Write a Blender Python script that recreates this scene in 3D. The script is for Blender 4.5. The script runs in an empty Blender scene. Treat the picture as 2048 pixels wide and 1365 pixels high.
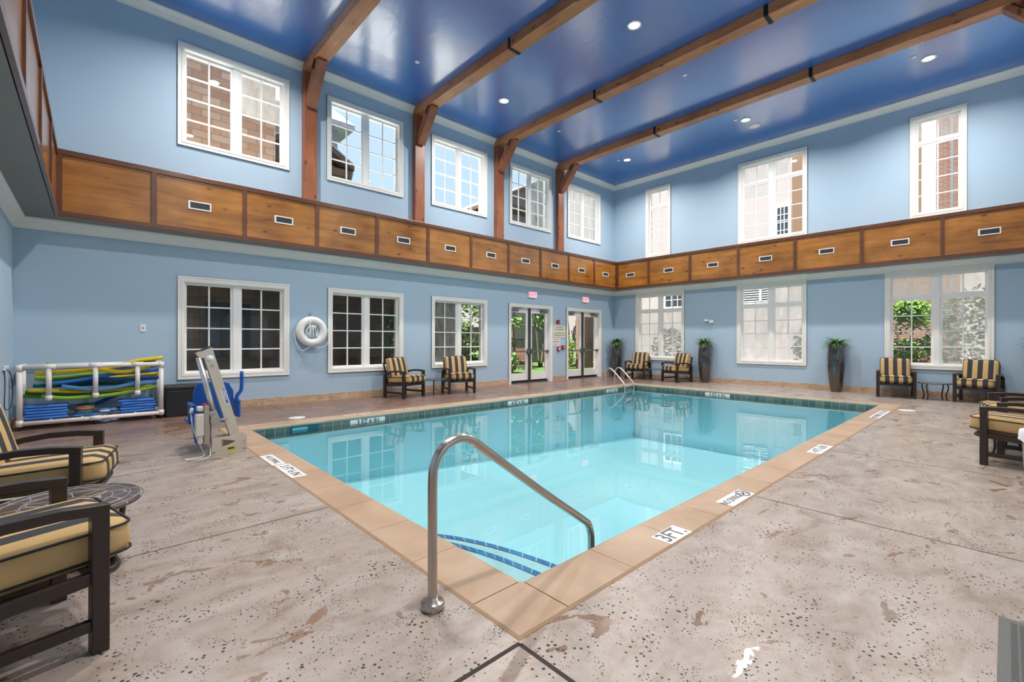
import bpy, bmesh, math, random
from mathutils import Vector, Matrix
random.seed(7)
SC = bpy.context.scene
COL = SC.collection
PI = math.pi

# ------------------------------------------------------------------ camera, sky, sun, exposure
cam_d = bpy.data.cameras.new('camera'); cam = bpy.data.objects.new('camera', cam_d); COL.objects.link(cam)
cam_d.sensor_width = 36.0; cam_d.lens = 911.09 / 2048 * 36; cam_d.clip_start = 0.05; cam_d.clip_end = 300
def _cam():
    y, p, r = math.radians(47.3418), math.radians(-0.027), math.radians(0.11708)
    fw = Vector((-math.cos(y)*math.cos(p), -math.sin(y)*math.cos(p), math.sin(p)))
    ri = fw.cross(Vector((0, 0, 1))).normalized(); up = ri.cross(fw)
    R, U = math.cos(r)*ri + math.sin(r)*up, -math.sin(r)*ri + math.cos(r)*up
    m = Matrix((R, U, -fw)).transposed().to_4x4(); m.translation = Vector((14.985, 10.4085, 1.35)); return m
cam.matrix_world = _cam(); SC.camera = cam
SC.view_settings.view_transform = 'Standard'; SC.view_settings.look = 'None'
SC.view_settings.gamma = 1.0; SC.view_settings.use_curve_mapping = False
SC.view_settings.exposure = 0.25
SC.cycles.use_denoising = True
SC.cycles.max_bounces = 10; SC.cycles.diffuse_bounces = 5; SC.cycles.glossy_bounces = 4
SC.cycles.transparent_max_bounces = 16; SC.cycles.transmission_bounces = 6
SC.cycles.sample_clamp_indirect = 6.0; SC.cycles.caustics_reflective = False; SC.cycles.caustics_refractive = False
W = bpy.data.worlds.new('sky'); SC.world = W; W.use_nodes = True
_bg = W.node_tree.nodes['Background']
_bg.inputs['Color'].default_value = (0.56, 0.75, 0.98, 1); _bg.inputs['Strength'].default_value = 1.0
sun_d = bpy.data.lights.new('sun', 'SUN'); sun = bpy.data.objects.new('sun', sun_d); COL.objects.link(sun)
sun_d.energy = 16.0; sun_d.angle = math.radians(1.0); sun_d.color = (1.0, 0.95, 0.87)
_az, _el = math.radians(0.0), math.radians(60)
sun.rotation_euler = Vector((math.cos(_el)*math.cos(_az), math.cos(_el)*math.sin(_az), math.sin(_el))).to_track_quat('Z', 'Y').to_euler()
LAMP_W = 128.0

# ------------------------------------------------------------------ room numbers (metres; far corner = origin, X along the door wall, Y along the planter wall)
LX, LY, ZC = 15.885, 11.198, 7.37
ZS, ZT = 3.267, 4.31            # wood band
BA, BB, BC = 0.4725, 0.49, 15.40
PX0, PX1, PY0, PY1 = 2.52, 13.22, 2.55, 8.575      # pool inner
CX0, CX1, CY0, CY1 = 2.19, 13.55, 2.23, 8.905      # coping outer
WZ = -0.118

# ------------------------------------------------------------------ materials
def lin(c):
    if isinstance(c, str):
        c = [int(c[i:i+2], 16)/255 for i in (1, 3, 5)]
        c = [(v/12.92 if v <= .04045 else ((v+.055)/1.055)**2.4) for v in c]
    return (c[0], c[1], c[2], 1)
class NT:
    def __init__(s, name):
        s.m = bpy.data.materials.new(name); s.m.use_nodes = True; s.t = s.m.node_tree
        s.b = s.t.nodes['Principled BSDF']; s.out = s.t.nodes['Material Output']
    def n(s, ty, **kw):
        nd = s.t.nodes.new(ty)
        for k, v in kw.items():
            if k == 'op': nd.operation = v
            elif hasattr(nd, k) and k not in ('inputs',): setattr(nd, k, v)
        return nd
    def l(s, a, b): s.t.links.new(a, b)
    def val(s, sock, v):
        if hasattr(v, 'is_linked') or isinstance(v, bpy.types.NodeSocket): s.l(v, sock)
        else: sock.default_value = v
    def coord(s, scale=(1, 1, 1), kind='Object', rot=(0, 0, 0)):
        tc = s.n('ShaderNodeTexCoord'); mp = s.n('ShaderNodeMapping')
        mp.inputs['Scale'].default_value = scale; mp.inputs['Rotation'].default_value = rot
        s.l(tc.outputs[kind], mp.inputs['Vector']); return mp.outputs['Vector']
    def noise(s, vec, scale=5, detail=3, rough=.5, dist=0):
        nd = s.n('ShaderNodeTexNoise'); nd.inputs['Scale'].default_value = scale; nd.inputs['Detail'].default_value = detail
        nd.inputs['Roughness'].default_value = rough; nd.inputs['Distortion'].default_value = dist
        if vec: s.l(vec, nd.inputs['Vector'])
        return nd.outputs['Fac']
    def ramp(s, fac, stops, interp='LINEAR'):
        nd = s.n('ShaderNodeValToRGB'); cr = nd.color_ramp; cr.interpolation = interp
        while len(cr.elements) < len(stops): cr.elements.new(.5)
        for e, (p, c) in zip(cr.elements, stops):
            e.position = p; e.color = lin(c) if not isinstance(c, (int, float)) else (c, c, c, 1)
        s.l(fac, nd.inputs['Fac']); return nd.outputs['Color']
    def mix(s, fac, a, b, mode='MIX'):
        nd = s.n('ShaderNodeMix'); nd.data_type = 'RGBA'; nd.blend_type = mode
        s.val(nd.inputs[0], fac)
        for k, v in ((6, a), (7, b)):
            if isinstance(v, bpy.types.NodeSocket): s.l(v, nd.inputs[k])
            else: nd.inputs[k].default_value = lin(v)
        return nd.outputs[2]
    def math(s, op, a, b=0.0, c=None):
        nd = s.n('ShaderNodeMath'); nd.operation = op
        s.val(nd.inputs[0], a); s.val(nd.inputs[1], b)
        if c is not None: s.val(nd.inputs[2], c)
        return nd.outputs[0]
    def xyz(s, vec):
        nd = s.n('ShaderNodeSeparateXYZ'); s.l(vec, nd.inputs[0]); return nd.outputs
    def bump(s, h, strength=.2, dist=.02):
        nd = s.n('ShaderNodeBump'); nd.inputs['Strength'].default_value = strength; nd.inputs['Distance'].default_value = dist
        s.l(h, nd.inputs['Height']); s.l(nd.outputs['Normal'], s.b.inputs['Normal'])
    def base(s, c):
        if isinstance(c, bpy.types.NodeSocket): s.l(c, s.b.inputs['Base Color'])
        else: s.b.inputs['Base Color'].default_value = lin(c)
    def set(s, rough=.5, metal=0, spec=None, ior=None, coat=None, coat_rough=None):
        s.b.inputs['Roughness'].default_value = rough; s.b.inputs['Metallic'].default_value = metal
        if spec is not None: s.b.inputs['Specular IOR Level'].default_value = spec
        if ior is not None: s.b.inputs['IOR'].default_value = ior
        if coat is not None: s.b.inputs['Coat Weight'].default_value = coat
        if coat_rough is not None: s.b.inputs['Coat Roughness'].default_value = coat_rough
        return s
def simple(name, c, rough=.5, metal=0, var=.0, scale=8, bump=0, **kw):
    t = NT(name); t.set(rough, metal, **kw)
    if var:
        f = t.noise(t.coord(), scale, 4)
        c0 = lin(c)
        t.base(t.mix(f, [v*(1-var) for v in c0[:3]], [min(1, v*(1+var)) for v in c0[:3]]))
    else: t.base(c)
    if bump: t.bump(t.noise(t.coord(), scale*6, 3), bump)
    return t.m
def wood(name, dark, light, axis='X', rough=.35, knots=True, grain=1.0, **kw):
    t = NT(name); t.set(rough, **kw)
    st = {'X': (.35, 3, 3), 'Y': (3, .35, 3), 'Z': (3, 3, .35)}[axis]
    v = t.coord(tuple(q*grain for q in st))
    n1 = t.noise(v, 3.0, 6, .62, .6)
    big = t.noise(t.coord((.8, .8, .8)), 1.6, 3)
    f = t.math('ADD', t.math('MULTIPLY', n1, .6), t.math('MULTIPLY', big, .5))
    c = t.ramp(f, [(.34, dark), (.72, light)])
    fine = t.noise(t.coord(tuple(q*8 for q in st)), 4, 2)
    c = t.mix(t.math('MULTIPLY', t.math('SUBTRACT', fine, .35), .45), c, dark)
    if knots:
        ks = {'X': (1.6, 3, 3.4), 'Y': (3, 1.6, 3.4), 'Z': (3.4, 3, 1.6)}[axis]
        vo = t.n('ShaderNodeTexVoronoi'); vo.inputs['Scale'].default_value = 1.25; t.l(t.coord(ks), vo.inputs['Vector'])
        dsum = t.math('ADD', vo.outputs['Distance'], t.math('MULTIPLY', t.noise(t.coord(), 9, 3), .12))
        kf = t.ramp(dsum, [(.10, 1.0), (.21, 0.0)])
        c = t.mix(t.math('MULTIPLY', kf, .85), c, [q*.28 for q in lin(dark)[:3]])
    t.base(c); t.bump(n1, .06, .01); return t.m

M = {}
def _wall():
    t = NT('blue_wall_paint'); t.set(.75)
    f = t.noise(t.coord(), 1.3, 3)
    t.base(t.mix(f, (.39, .52, .65), (.42, .55, .675)))
    v = t.coord((1, 1, 1)); t.bump(t.noise(v, 90, 2), .05, .004); return t.m
M['wall'] = _wall()
def _ceil():
    t = NT('blue_ceiling_lacquer'); t.set(.21, ior=2.7)
    f = t.noise(t.coord(), .8, 4)
    t.base(t.mix(f, (.028, .135, .44), (.040, .17, .51)))
    a = t.noise(t.coord((1, .35, 1)), 5, 5, .6, .8); b = t.noise(t.coord((.5, 1, 1)), 1.6, 3)
    t.bump(t.math('ADD', a, b), .10, .03); return t.m
M['ceiling'] = _ceil()
M['trim'] = simple('cream_trim_paint', (.85, .83, .785), .38, var=.03, scale=2)
M['frame'] = simple('white_window_paint', (.88, .87, .85), .35, var=.02, scale=3)
M['band'] = wood('knotty_pine_panel', (.15, .05, .009), (.50, .205, .042), 'X', .25, coat=.45, coat_rough=.12)
M['band_y'] = wood('knotty_pine_panel_y', (.15, .05, .009), (.50, .205, .042), 'Y', .25, coat=.45, coat_rough=.12)
M['batten'] = wood('dark_stained_batten', (.075, .025, .012), (.16, .058, .025), 'X', .3, False, coat=.4, coat_rough=.15)
M['beam'] = wood('stained_timber_beam', (.26, .085, .03), (.60, .265, .11), 'Y', .4)
M['post'] = wood('stained_timber_post', (.19, .055, .025), (.42, .15, .068), 'Z', .4)
M['soffit'] = simple('grey_soffit_paint', (.22, .205, .19), .6, var=.1, scale=1)
M['iron'] = simple('black_iron_strap', (.02, .02, .022), .45, .6, var=.2, scale=20)
M['steel'] = simple('brushed_stainless_steel', (.50, .45, .41), .24, 1.0, var=.12, scale=3)
M['dark_brown'] = simple('dark_brown_powder_coat', (.042, .028, .024), .34, .25, var=.08, scale=30)
M['black'] = simple('black_plastic', (.012, .012, .014), .45, var=.15, scale=12)
M['grey_metal'] = simple('grey_painted_metal', (.16, .165, .175), .4, .4, var=.1, scale=15)
M['white'] = simple('white_plastic', (.80, .79, .77), .35, var=.03, scale=6)
M['pvc'] = simple('white_pvc_pipe', (.80, .755, .74), .35, var=.03, scale=4)
def _tile():
    t = NT('travertine_base_tile'); t.set(.4)
    v = t.coord(); f = t.noise(t.coord((1, 1, 2)), 5, 5, .6, 1.2)
    c = t.ramp(f, [(.3, (.40, .25, .15)), (.65, (.62, .46, .33))])
    x, y, z = t.xyz(v)
    s = t.math('FRACT', t.math('DIVIDE', t.math('ADD', x, y), .46))
    j = t.math('LESS_THAN', s, .013)
    t.base(t.mix(j, c, (.25, .18, .13))); return t.m
M['base_tile'] = _tile()
def _deck():
    t = NT('sealed_stained_concrete'); v = t.coord()
    x, y, z = t.xyz(v)
    big = t.noise(v, .55, 4, .6, .5); mid = t.noise(t.coord((1, 1.8, 1)), 2.2, 5, .6, 1.0); fine = t.noise(v, 14, 4, .65)
    c = t.ramp(t.math('ADD', t.math('ADD', t.math('MULTIPLY', mid, .6), t.math('MULTIPLY', fine, .25)), t.math('MULTIPLY', big, .15)),
               [(.31, (.23, .15, .108)), (.45, (.355, .278, .232)), (.66, (.475, .415, .375))])
    # darker red-brown stain on the strip along the door wall and the equipment corner
    gy = t.n('ShaderNodeMapRange'); t.l(t.math('ADD', y, t.math('MULTIPLY', t.math('SUBTRACT', big, .5), 2.4)), gy.inputs[0])
    gy.inputs[1].default_value = 4.4; gy.inputs[2].default_value = 1.6; gy.inputs[3].default_value = 0; gy.inputs[4].default_value = 1
    c = t.mix(t.math('MULTIPLY', gy.outputs[0], .82), c, t.ramp(mid, [(.35, (.125, .055, .036)), (.7, (.27, .15, .105))]))
    # brown damp patches with their own outline
    wn = t.noise(t.coord((1, 1.7, 1), rot=(0, 0, .5)), 2.6, 4, .6, .8)
    wet = t.ramp(wn, [(.618, 0.0), (.636, 1.0)])
    c = t.mix(t.math('MULTIPLY', wet, .72), c, (.25, .14, .075))
    # black aggregate flecks and pits
    vo = t.n('ShaderNodeTexVoronoi'); vo.voronoi_dimensions = '2D'; vo.inputs['Scale'].default_value = 23; t.l(v, vo.inputs['Vector'])
    sp = t.math('LESS_THAN', vo.outputs['Distance'], t.math('MULTIPLY', t.math('SUBTRACT', t.noise(v, 5, 3), .38), .60))
    vo2 = t.n('ShaderNodeTexVoronoi'); vo2.voronoi_dimensions = '2D'; vo2.inputs['Scale'].default_value = 52; t.l(v, vo2.inputs['Vector'])
    sp2 = t.math('LESS_THAN', vo2.outputs['Distance'], t.math('MULTIPLY', t.math('SUBTRACT', t.noise(v, 8, 2), .43), .7))
    s = t.math('MAXIMUM', sp, sp2)
    c = t.mix(t.math('MULTIPLY', s, .95), c, (.012, .010, .010))
    t.base(c)
    r = t.math('SUBTRACT', t.math('ADD', .23, t.math('MULTIPLY', mid, .18)), t.math('MULTIPLY', wet, .18))
    r = t.math('ADD', r, t.math('MULTIPLY', s, .45))
    t.l(r, t.b.inputs['Roughness']); t.b.inputs['IOR'].default_value = 1.65
    h = t.math('SUBTRACT', t.math('ADD', t.math('MULTIPLY', t.noise(t.coord((1, 2, 1)), 6, 4), .5), t.math('MULTIPLY', fine, .12)), t.math('MULTIPLY', s, .3))
    t.bump(h, .16, .012); return t.m
M['deck'] = _deck()
M['joint'] = simple('dark_joint', (.035, .026, .022), .8)
M['caulk'] = simple('tan_caulk', (.30, .185, .10), .7, var=.2, scale=6)
def _coping():
    t = NT('tan_coping_stone'); t.set(.42)
    f = t.noise(t.coord(), 1.7, 5, .6, .5); g = t.noise(t.coord(), 16, 3)
    t.base(t.mix(t.math('MULTIPLY', g, .25), t.ramp(f, [(.3, (.40, .255, .16)), (.7, (.56, .40, .28))]), (.33, .22, .15)))
    t.bump(g, .05, .01); return t.m
M['coping'] = _coping()
def _wtile():
    t = NT('green_slate_waterline_tile'); t.set(.22)
    v = t.coord(); x, y, z = t.xyz(v)
    s = t.math('ADD', x, y)
    fr = t.math('FRACT', t.math('DIVIDE', s, .1525)); cell = t.math('FLOOR', t.math('DIVIDE', s, .1525))
    wn = t.n('ShaderNodeTexWhiteNoise'); wn.noise_dimensions = '1D'; t.l(cell, wn.inputs['W'])
    c = t.ramp(wn.outputs['Value'], [(0, (.09, .13, .125)), (.5, (.15, .18, .16)), (1, (.21, .23, .19))])
    c = t.mix(t.math('MULTIPLY', t.noise(v, 20, 3), .4), c, (.06, .10, .11))
    t.base(t.mix(t.math('LESS_THAN', fr, .045), c, (.45, .48, .44))); return t.m
M['water_tile'] = _wtile()
def _btile():
    t = NT('blue_step_tile'); t.set(.25)
    v = t.coord(); x, y, z = t.xyz(v)
    a = t.math('ARCTAN2', t.math('DIVIDE', t.math('SUBTRACT', PY1, y), 1.8), t.math('DIVIDE', t.math('SUBTRACT', PX1, x), .75))
    fr = t.math('FRACT', t.math('MULTIPLY', a, 15.0))
    wn = t.n('ShaderNodeTexWhiteNoise'); wn.noise_dimensions = '1D'; t.l(t.math('FLOOR', t.math('MULTIPLY', a, 15.0)), wn.inputs['W'])
    c = t.mix(wn.outputs['Value'], (.0, .13, .42), (.0, .22, .52))
    t.base(t.mix(t.math('LESS_THAN', fr, .08), c, (.5, .75, .8))); return t.m
M['step_tile'] = _btile()
def _shell():
    t = NT('aqua_pool_plaster'); t.set(.6)
    f = t.noise(t.coord(), .5, 3)
    t.base(t.mix(f, (.43, .83, .92), (.50, .87, .96))); return t.m
M['shell'] = _shell()
M['step'] = simple('pale_step_plaster', (.52, .82, .86), .6, var=.04, scale=1)
def _water():
    t = NT('pool_water'); t.t.nodes.remove(t.b)
    gl = t.n('ShaderNodeBsdfGlossy'); gl.inputs['Roughness'].default_value = .0
    tr = t.n('ShaderNodeBsdfTransparent'); tr.inputs['Color'].default_value = (.87, .98, .985, 1)
    fr = t.n('ShaderNodeFresnel'); fr.inputs['IOR'].default_value = 1.5
    bp = t.n('ShaderNodeBump'); bp.inputs['Strength'].default_value = .018; bp.inputs['Distance'].default_value = .05
    t.l(t.math('ADD', t.noise(t.coord((1, 1, 1)), 1.1, 2), t.math('MULTIPLY', t.noise(t.coord((1, 1, 1)), 5, 2), .16)), bp.inputs['Height'])
    t.l(bp.outputs[0], gl.inputs['Normal']); t.l(bp.outputs[0], fr.inputs['Normal'])
    mx = t.n('ShaderNodeMixShader'); t.l(fr.outputs[0], mx.inputs[0]); t.l(tr.outputs[0], mx.inputs[1]); t.l(gl.outputs[0], mx.inputs[2])
    t.l(mx.outputs[0], t.out.inputs['Surface']); return t.m
M['water'] = _water()
def _glass():
    t = NT('window_glass'); t.t.nodes.remove(t.b)
    gl = t.n('ShaderNodeBsdfGlossy'); gl.inputs['Roughness'].default_value = .0
    tr = t.n('ShaderNodeBsdfTransparent'); tr.inputs['Color'].default_value = (.95, .97, .96, 1)
    fr = t.n('ShaderNodeFresnel'); ge = t.n('ShaderNodeNewGeometry')
    t.l(t.math('ADD', 1.5, t.math('MULTIPLY', ge.outputs['Backfacing'], 1/1.5-1.5)), fr.inputs['IOR'])
    mx = t.n('ShaderNodeMixShader'); t.l(fr.outputs[0], mx.inputs[0]); t.l(tr.outputs[0], mx.inputs[1]); t.l(gl.outputs[0], mx.inputs[2])
    t.l(mx.outputs[0], t.out.inputs['Surface']); return t.m
M['glass'] = _glass()
def _fog():
    t = NT('fogged_window_glass'); t.t.nodes.remove(t.b)
    v = t.coord((1, 1, .35))
    f = t.noise(v, 4.5, 5, .6, .4)
    tl = t.n('ShaderNodeBsdfTranslucent'); tl.inputs['Color'].default_value = (.70, .75, .72, 1)
    df = t.n('ShaderNodeBsdfDiffuse'); df.inputs['Color'].default_value = (.62, .65, .65, 1)
    m1 = t.n('ShaderNodeMixShader'); m1.inputs[0].default_value = .35; t.l(tl.outputs[0], m1.inputs[1]); t.l(df.outputs[0], m1.inputs[2])
    tr = t.n('ShaderNodeBsdfTransparent')
    mx = t.n('ShaderNodeMixShader'); t.l(t.ramp(f, [(.30, .30), (.60, .66)]), mx.inputs[0])
    t.l(tr.outputs[0], mx.inputs[1]); t.l(m1.outputs[0], mx.inputs[2])
    t.l(mx.outputs[0], t.out.inputs['Surface']); return t.m
M['fog'] = _fog()
def emis(name, c, s):
    t = NT(name); t.base(c); t.b.inputs['Emission Color'].default_value = lin(c); t.b.inputs['Emission Strength'].default_value = s; return t.m
M['lens'] = emis('lamp_lens', (1.0, .90, .78), 7.0)
M['exit_red'] = emis('exit_sign_face', (1.0, .42, .48), .75)
def _stripe():
    t = NT('striped_awning_fabric'); t.set(.85)
    x, y, z = t.xyz(t.coord())
    k = t.math('FRACT', t.math('DIVIDE', t.math('ADD', x, .2925 + .0836*2), .1671))
    d = t.math('LESS_THAN', k, .5)          # tan / charcoal in equal stripes
    inside = t.math('LESS_THAN', t.math('ABSOLUTE', x), .2507)
    d = t.math('MULTIPLY', t.math('SUBTRACT', 1.0, d), inside)
    f = t.noise(t.coord(), 7, 3); g = t.noise(t.coord(), 220, 2)
    tan = t.mix(f, (.50, .315, .125), (.64, .44, .205)); ch = t.mix(g, (.022, .022, .026), (.05, .05, .057))
    t.base(t.mix(d, tan, ch)); t.bump(t.math('ADD', f, t.math('MULTIPLY', g, .2)), .25, .02); return t.m
M['stripe'] = _stripe()
M['piping'] = simple('black_piping', (.02, .018, .018), .8)
M['pot'] = None
def _pot():
    t = NT('dark_glazed_pot'); t.set(.04, ior=1.8, coat=1.0, coat_rough=.02)
    f = t.noise(t.coord((1, 1, .6)), 6, 5, .6, .8)
    x, y, z = t.xyz(t.coord())
    c = t.ramp(f, [(.38, (.018, .016, .016)), (.55, (.03, .028, .03)), (.68, (.02, .075, .11)), (.8, (.05, .16, .2))])
    low = t.math('GREATER_THAN', t.math('ADD', z, t.math('MULTIPLY', f, .25)), .62)
    t.base(t.mix(low, (.032, .022, .018), c)); t.bump(f, .03, .01); return t.m
M['pot'] = _pot()
M['soil'] = simple('dark_soil', (.02, .014, .01), .95, var=.4, scale=30)
def _leaf(name, a, b, sc=3):
    t = NT(name); t.set(.5); f = t.noise(t.coord(), sc, 3)
    t.base(t.mix(f, a, b)); return t.m
M['fern'] = _leaf('fern_green', (.035, .13, .02), (.15, .33, .06), 9)
M['tree'] = _leaf('tree_leaf_green', (.03, .10, .012), (.17, .29, .05), 2)
M['shrub'] = _leaf('shrub_leaf_lime', (.08, .18, .02), (.24, .34, .05), 3)
M['bark'] = simple('grey_bark', (.14, .10, .075), .9, var=.35, scale=10, bump=.4)
M['lawn'] = simple('short_lawn_grass', (.06, .125, .028), .95, var=.35, scale=9, bump=.5)
M['paving'] = simple('pale_paving', (.50, .47, .43), .85, var=.12, scale=2)
M['bounce_roof'] = simple('white_bounce_roof', (.85, .85, .83), .7, var=.04, scale=1)
def brick(name, c1, c2, mortar, sx, sy, axis='XZ', msize=.02):
    t = NT(name); t.set(.85)
    x, y, z = t.xyz(t.coord())
    cb = t.n('ShaderNodeCombineXYZ'); t.l(x if axis == 'XZ' else y, cb.inputs[0]); t.l(z, cb.inputs[1])
    b = t.n('ShaderNodeTexBrick'); t.l(cb.outputs[0], b.inputs['Vector'])
    b.inputs['Color1'].default_value = lin(c1); b.inputs['Color2'].default_value = lin(c2); b.inputs['Mortar'].default_value = lin(mortar)
    b.inputs['Scale'].default_value = 1.0; b.inputs['Brick Width'].default_value = sx; b.inputs['Row Height'].default_value = sy; b.inputs['Mortar Size'].default_value = msize
    f = t.noise(t.coord(), 6, 4); t.base(t.mix(t.math('MULTIPLY', f, .4), b.outputs['Color'], [q*.5 for q in lin(c1)[:3]])); return t.m
M['brick_x'] = brick('red_brick_x', (.15, .065, .045), (.20, .10, .07), (.25, .21, .18), .22, .075, 'XZ', .008)
M['brick_y'] = brick('red_brick_y', (.12, .05, .035), (.16, .08, .055), (.21, .18, .155), .22, .075, 'YZ', .008)
M['stone'] = brick('tan_ashlar_stone', (.36, .175, .095), (.55, .36, .24), (.24, .19, .16), .47, .21, 'XZ', .016)
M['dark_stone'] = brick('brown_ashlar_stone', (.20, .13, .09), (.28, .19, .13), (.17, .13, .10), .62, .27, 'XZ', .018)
M['stucco'] = simple('cream_stucco', (.28, .255, .255), .9, var=.05, scale=1)
M['brown_panel'] = simple('brown_wall_panel', (.14, .085, .05), .8, var=.1, scale=2)
M['eave_wood'] = simple('brown_eave_boards', (.105, .066, .04), .8, var=.25, scale=4)
M['shingle'] = brick('grey_roof_shingle', (.40, .40, .42), (.52, .52, .53), (.30, .30, .32), .4, .16, 'XZ', .01)
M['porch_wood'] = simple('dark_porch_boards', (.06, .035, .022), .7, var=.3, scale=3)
M['blue_seat'] = simple('blue_moulded_plastic', (.005, .085, .40), .33, var=.06, scale=5)
M['lift'] = simple('beige_powder_coat', (.60, .54, .45), .4, .15, var=.04, scale=6)
M['lift_side'] = simple('grey_taupe_plastic', (.36, .325, .275), .45, var=.05, scale=6)
M['alu'] = simple('satin_aluminium', (.66, .66, .68), .3, .85, var=.05, scale=5)
M['kick'] = simple('blue_foam_board', (.05, .22, .68), .55, var=.12, scale=6)
M['ring_white'] = simple('white_ring_vinyl', (.80, .79, .77), .5, var=.04, scale=6)
M['rope'] = simple('white_blue_rope', (.70, .74, .78), .8, var=.3, scale=60)
def col(name, c, r=.6): 
    if name not in M: M[name] = simple(name, c, r, var=.08, scale=5)
    return M[name]
def _wicker():
    t = NT('grey_wicker'); t.set(.7)
    w = t.n('ShaderNodeTexWave'); w.bands_direction = 'DIAGONAL'; w.inputs['Scale'].default_value = 22; w.inputs['Distortion'].default_value = 1.5
    t.l(t.coord(), w.inputs['Vector']); t.base(t.ramp(w.outputs['Fac'], [(.2, (.10, .08, .07)), (.7, (.50, .45, .40))])); t.bump(w.outputs['Fac'], .5, .02); return t.m
M['wicker'] = _wicker()
def _tabletop():
    t = NT('slate_pattern_table_top'); t.set(.3, .2)
    vo = t.n('ShaderNodeTexVoronoi'); vo.feature = 'DISTANCE_TO_EDGE'; vo.inputs['Scale'].default_value = 9; t.l(t.coord((1, 1, 0)), vo.inputs['Vector'])
    e = t.math('LESS_THAN', vo.outputs['Distance'], .03)
    f = t.noise(t.coord(), 6, 3); t.base(t.mix(e, t.mix(f, (.085, .055, .05), (.13, .09, .085)), (.42, .40, .40)))
    t.bump(t.math('SUBTRACT', 1.0, e), .3, .01); return t.m
M['table_top'] = _tabletop()

# ------------------------------------------------------------------ mesh helpers
def rad_at(r, t):
    if not isinstance(r, (list, tuple)): return r
    q = t*(len(r)-1); k = min(int(q), len(r)-2); return r[k]+(r[k+1]-r[k])*(q-k)
class MB:
    def __init__(s): s.bm = bmesh.new(); s.mi = 0
    def _mark(s, fs):
        for f in fs: f.material_index = s.mi
    def box(s, x0, x1, y0, y1, z0, z1, bev=0, mat=None, seg=2):
        nf = len(s.bm.faces)
        r = bmesh.ops.create_cube(s.bm, size=1)
        for v in r['verts']:
            v.co = Vector((x0 + (v.co.x+.5)*(x1-x0), y0 + (v.co.y+.5)*(y1-y0), z0 + (v.co.z+.5)*(z1-z0)))
        if bev:
            es = list({e for v in r['verts'] for e in v.link_edges})
            bmesh.ops.bevel(s.bm, geom=es, offset=bev, segments=seg, affect='EDGES', profile=.5)
        s.bm.faces.ensure_lookup_table()
        if mat:
            for v in {v for f in s.bm.faces[nf:] for v in f.verts} if nf else s.bm.verts: v.co = mat @ v.co
        s._mark(s.bm.faces[nf:]); return s
    def bar(s, p0, p1, w, h, bev=0.004, up=(0, 0, 1)):
        p0, p1 = Vector(p0), Vector(p1); d = (p1-p0); L = d.length; d.normalize()
        u = Vector(up); sx = d.cross(u)
        if sx.length < 1e-4: sx = d.cross(Vector((0, 1, 0)))
        sx.normalize(); sz = sx.cross(d)
        m = Matrix((sx, d, sz)).transposed().to_4x4(); m.translation = p0
        t = MB(); t.box(-w/2, w/2, 0, L, -h/2, h/2, bev, seg=2); s.merge(t, m); return s
    def merge(s, t, m=None):
        nf = len(s.bm.faces)
        mp = {}
        for v in t.bm.verts: mp[v] = s.bm.verts.new(m @ v.co if m else v.co)
        for f in t.bm.faces:
            try: g = s.bm.faces.new([mp[v] for v in f.verts]); g.material_index = f.material_index if t.mi or f.material_index else s.mi; g.smooth = f.smooth
            except ValueError: pass
        t.bm.free(); return s
    def quad(s, a, b, c, d):
        f = s.bm.faces.new([s.bm.verts.new(Vector(p)) for p in (a, b, c, d)]); f.material_index = s.mi; return s
    def tube(s, pts, r, n=10, closed=False, cap=True, smooth_pts=0):
        pts = [Vector(p) for p in pts]
        if smooth_pts: pts = catmull(pts, smooth_pts, closed)
        rings = []; N = len(pts); nrm = None
        for i, p in enumerate(pts):
            if closed: t = (pts[(i+1) % N]-pts[i-1])
            else: t = pts[min(i+1, N-1)]-pts[max(i-1, 0)]
            t.normalize()
            if nrm is None:
                nrm = t.orthogonal().normalized()
            else:
                nrm = (nrm - t*nrm.dot(t)); nrm = nrm.normalized() if nrm.length > 1e-6 else t.orthogonal().normalized()
            b = t.cross(nrm); rr = rad_at(r, i/max(1, N-1))
            rings.append([s.bm.verts.new(p + (nrm*math.cos(2*PI*k/n) + b*math.sin(2*PI*k/n))*rr) for k in range(n)])
        for i in range(N if closed else N-1):
            A, B = rings[i], rings[(i+1) % N]
            for k in range(n):
                f = s.bm.faces.new((A[k], A[(k+1) % n], B[(k+1) % n], B[k])); f.smooth = True; f.material_index = s.mi
        if cap and not closed:
            for R in (rings[0][::-1], rings[-1]): s.bm.faces.new(R).material_index = s.mi
        return s
    def cyl(s, p0, p1, r, n=16): return s.tube([p0, p1], r, n)
    def lathe(s, prof, n=24, c=(0, 0, 0), cap=True):
        c = Vector(c); rings = []
        for r, z in prof:
            rings.append([s.bm.verts.new(c + Vector((r*math.cos(2*PI*k/n), r*math.sin(2*PI*k/n), z))) for k in range(n)])
        for A, B in zip(rings, rings[1:]):
            for k in range(n):
                f = s.bm.faces.new((A[k], A[(k+1) % n], B[(k+1) % n], B[k])); f.smooth = True; f.material_index = s.mi
        if cap:
            for R in (rings[0][::-1], rings[-1]): s.bm.faces.new(R).material_index = s.mi
        return s
    def prism(s, poly, lo, hi, axis='Y'):
        """poly of (u,v): axis Y -> (x,z), axis X -> (y,z), axis Z -> (x,y)"""
        def P(u, v, w): return {'Y': (u, w, v), 'X': (w, u, v), 'Z': (u, v, w)}[axis]
        A = [s.bm.verts.new(P(u, v, lo)) for u, v in poly]; B = [s.bm.verts.new(P(u, v, hi)) for u, v in poly]
        n = len(poly); fs = [s.bm.faces.new(A[::-1]), s.bm.faces.new(B)]
        for k in range(n): fs.append(s.bm.faces.new((A[k], A[(k+1) % n], B[(k+1) % n], B[k])))
        s._mark(fs); return s
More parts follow.
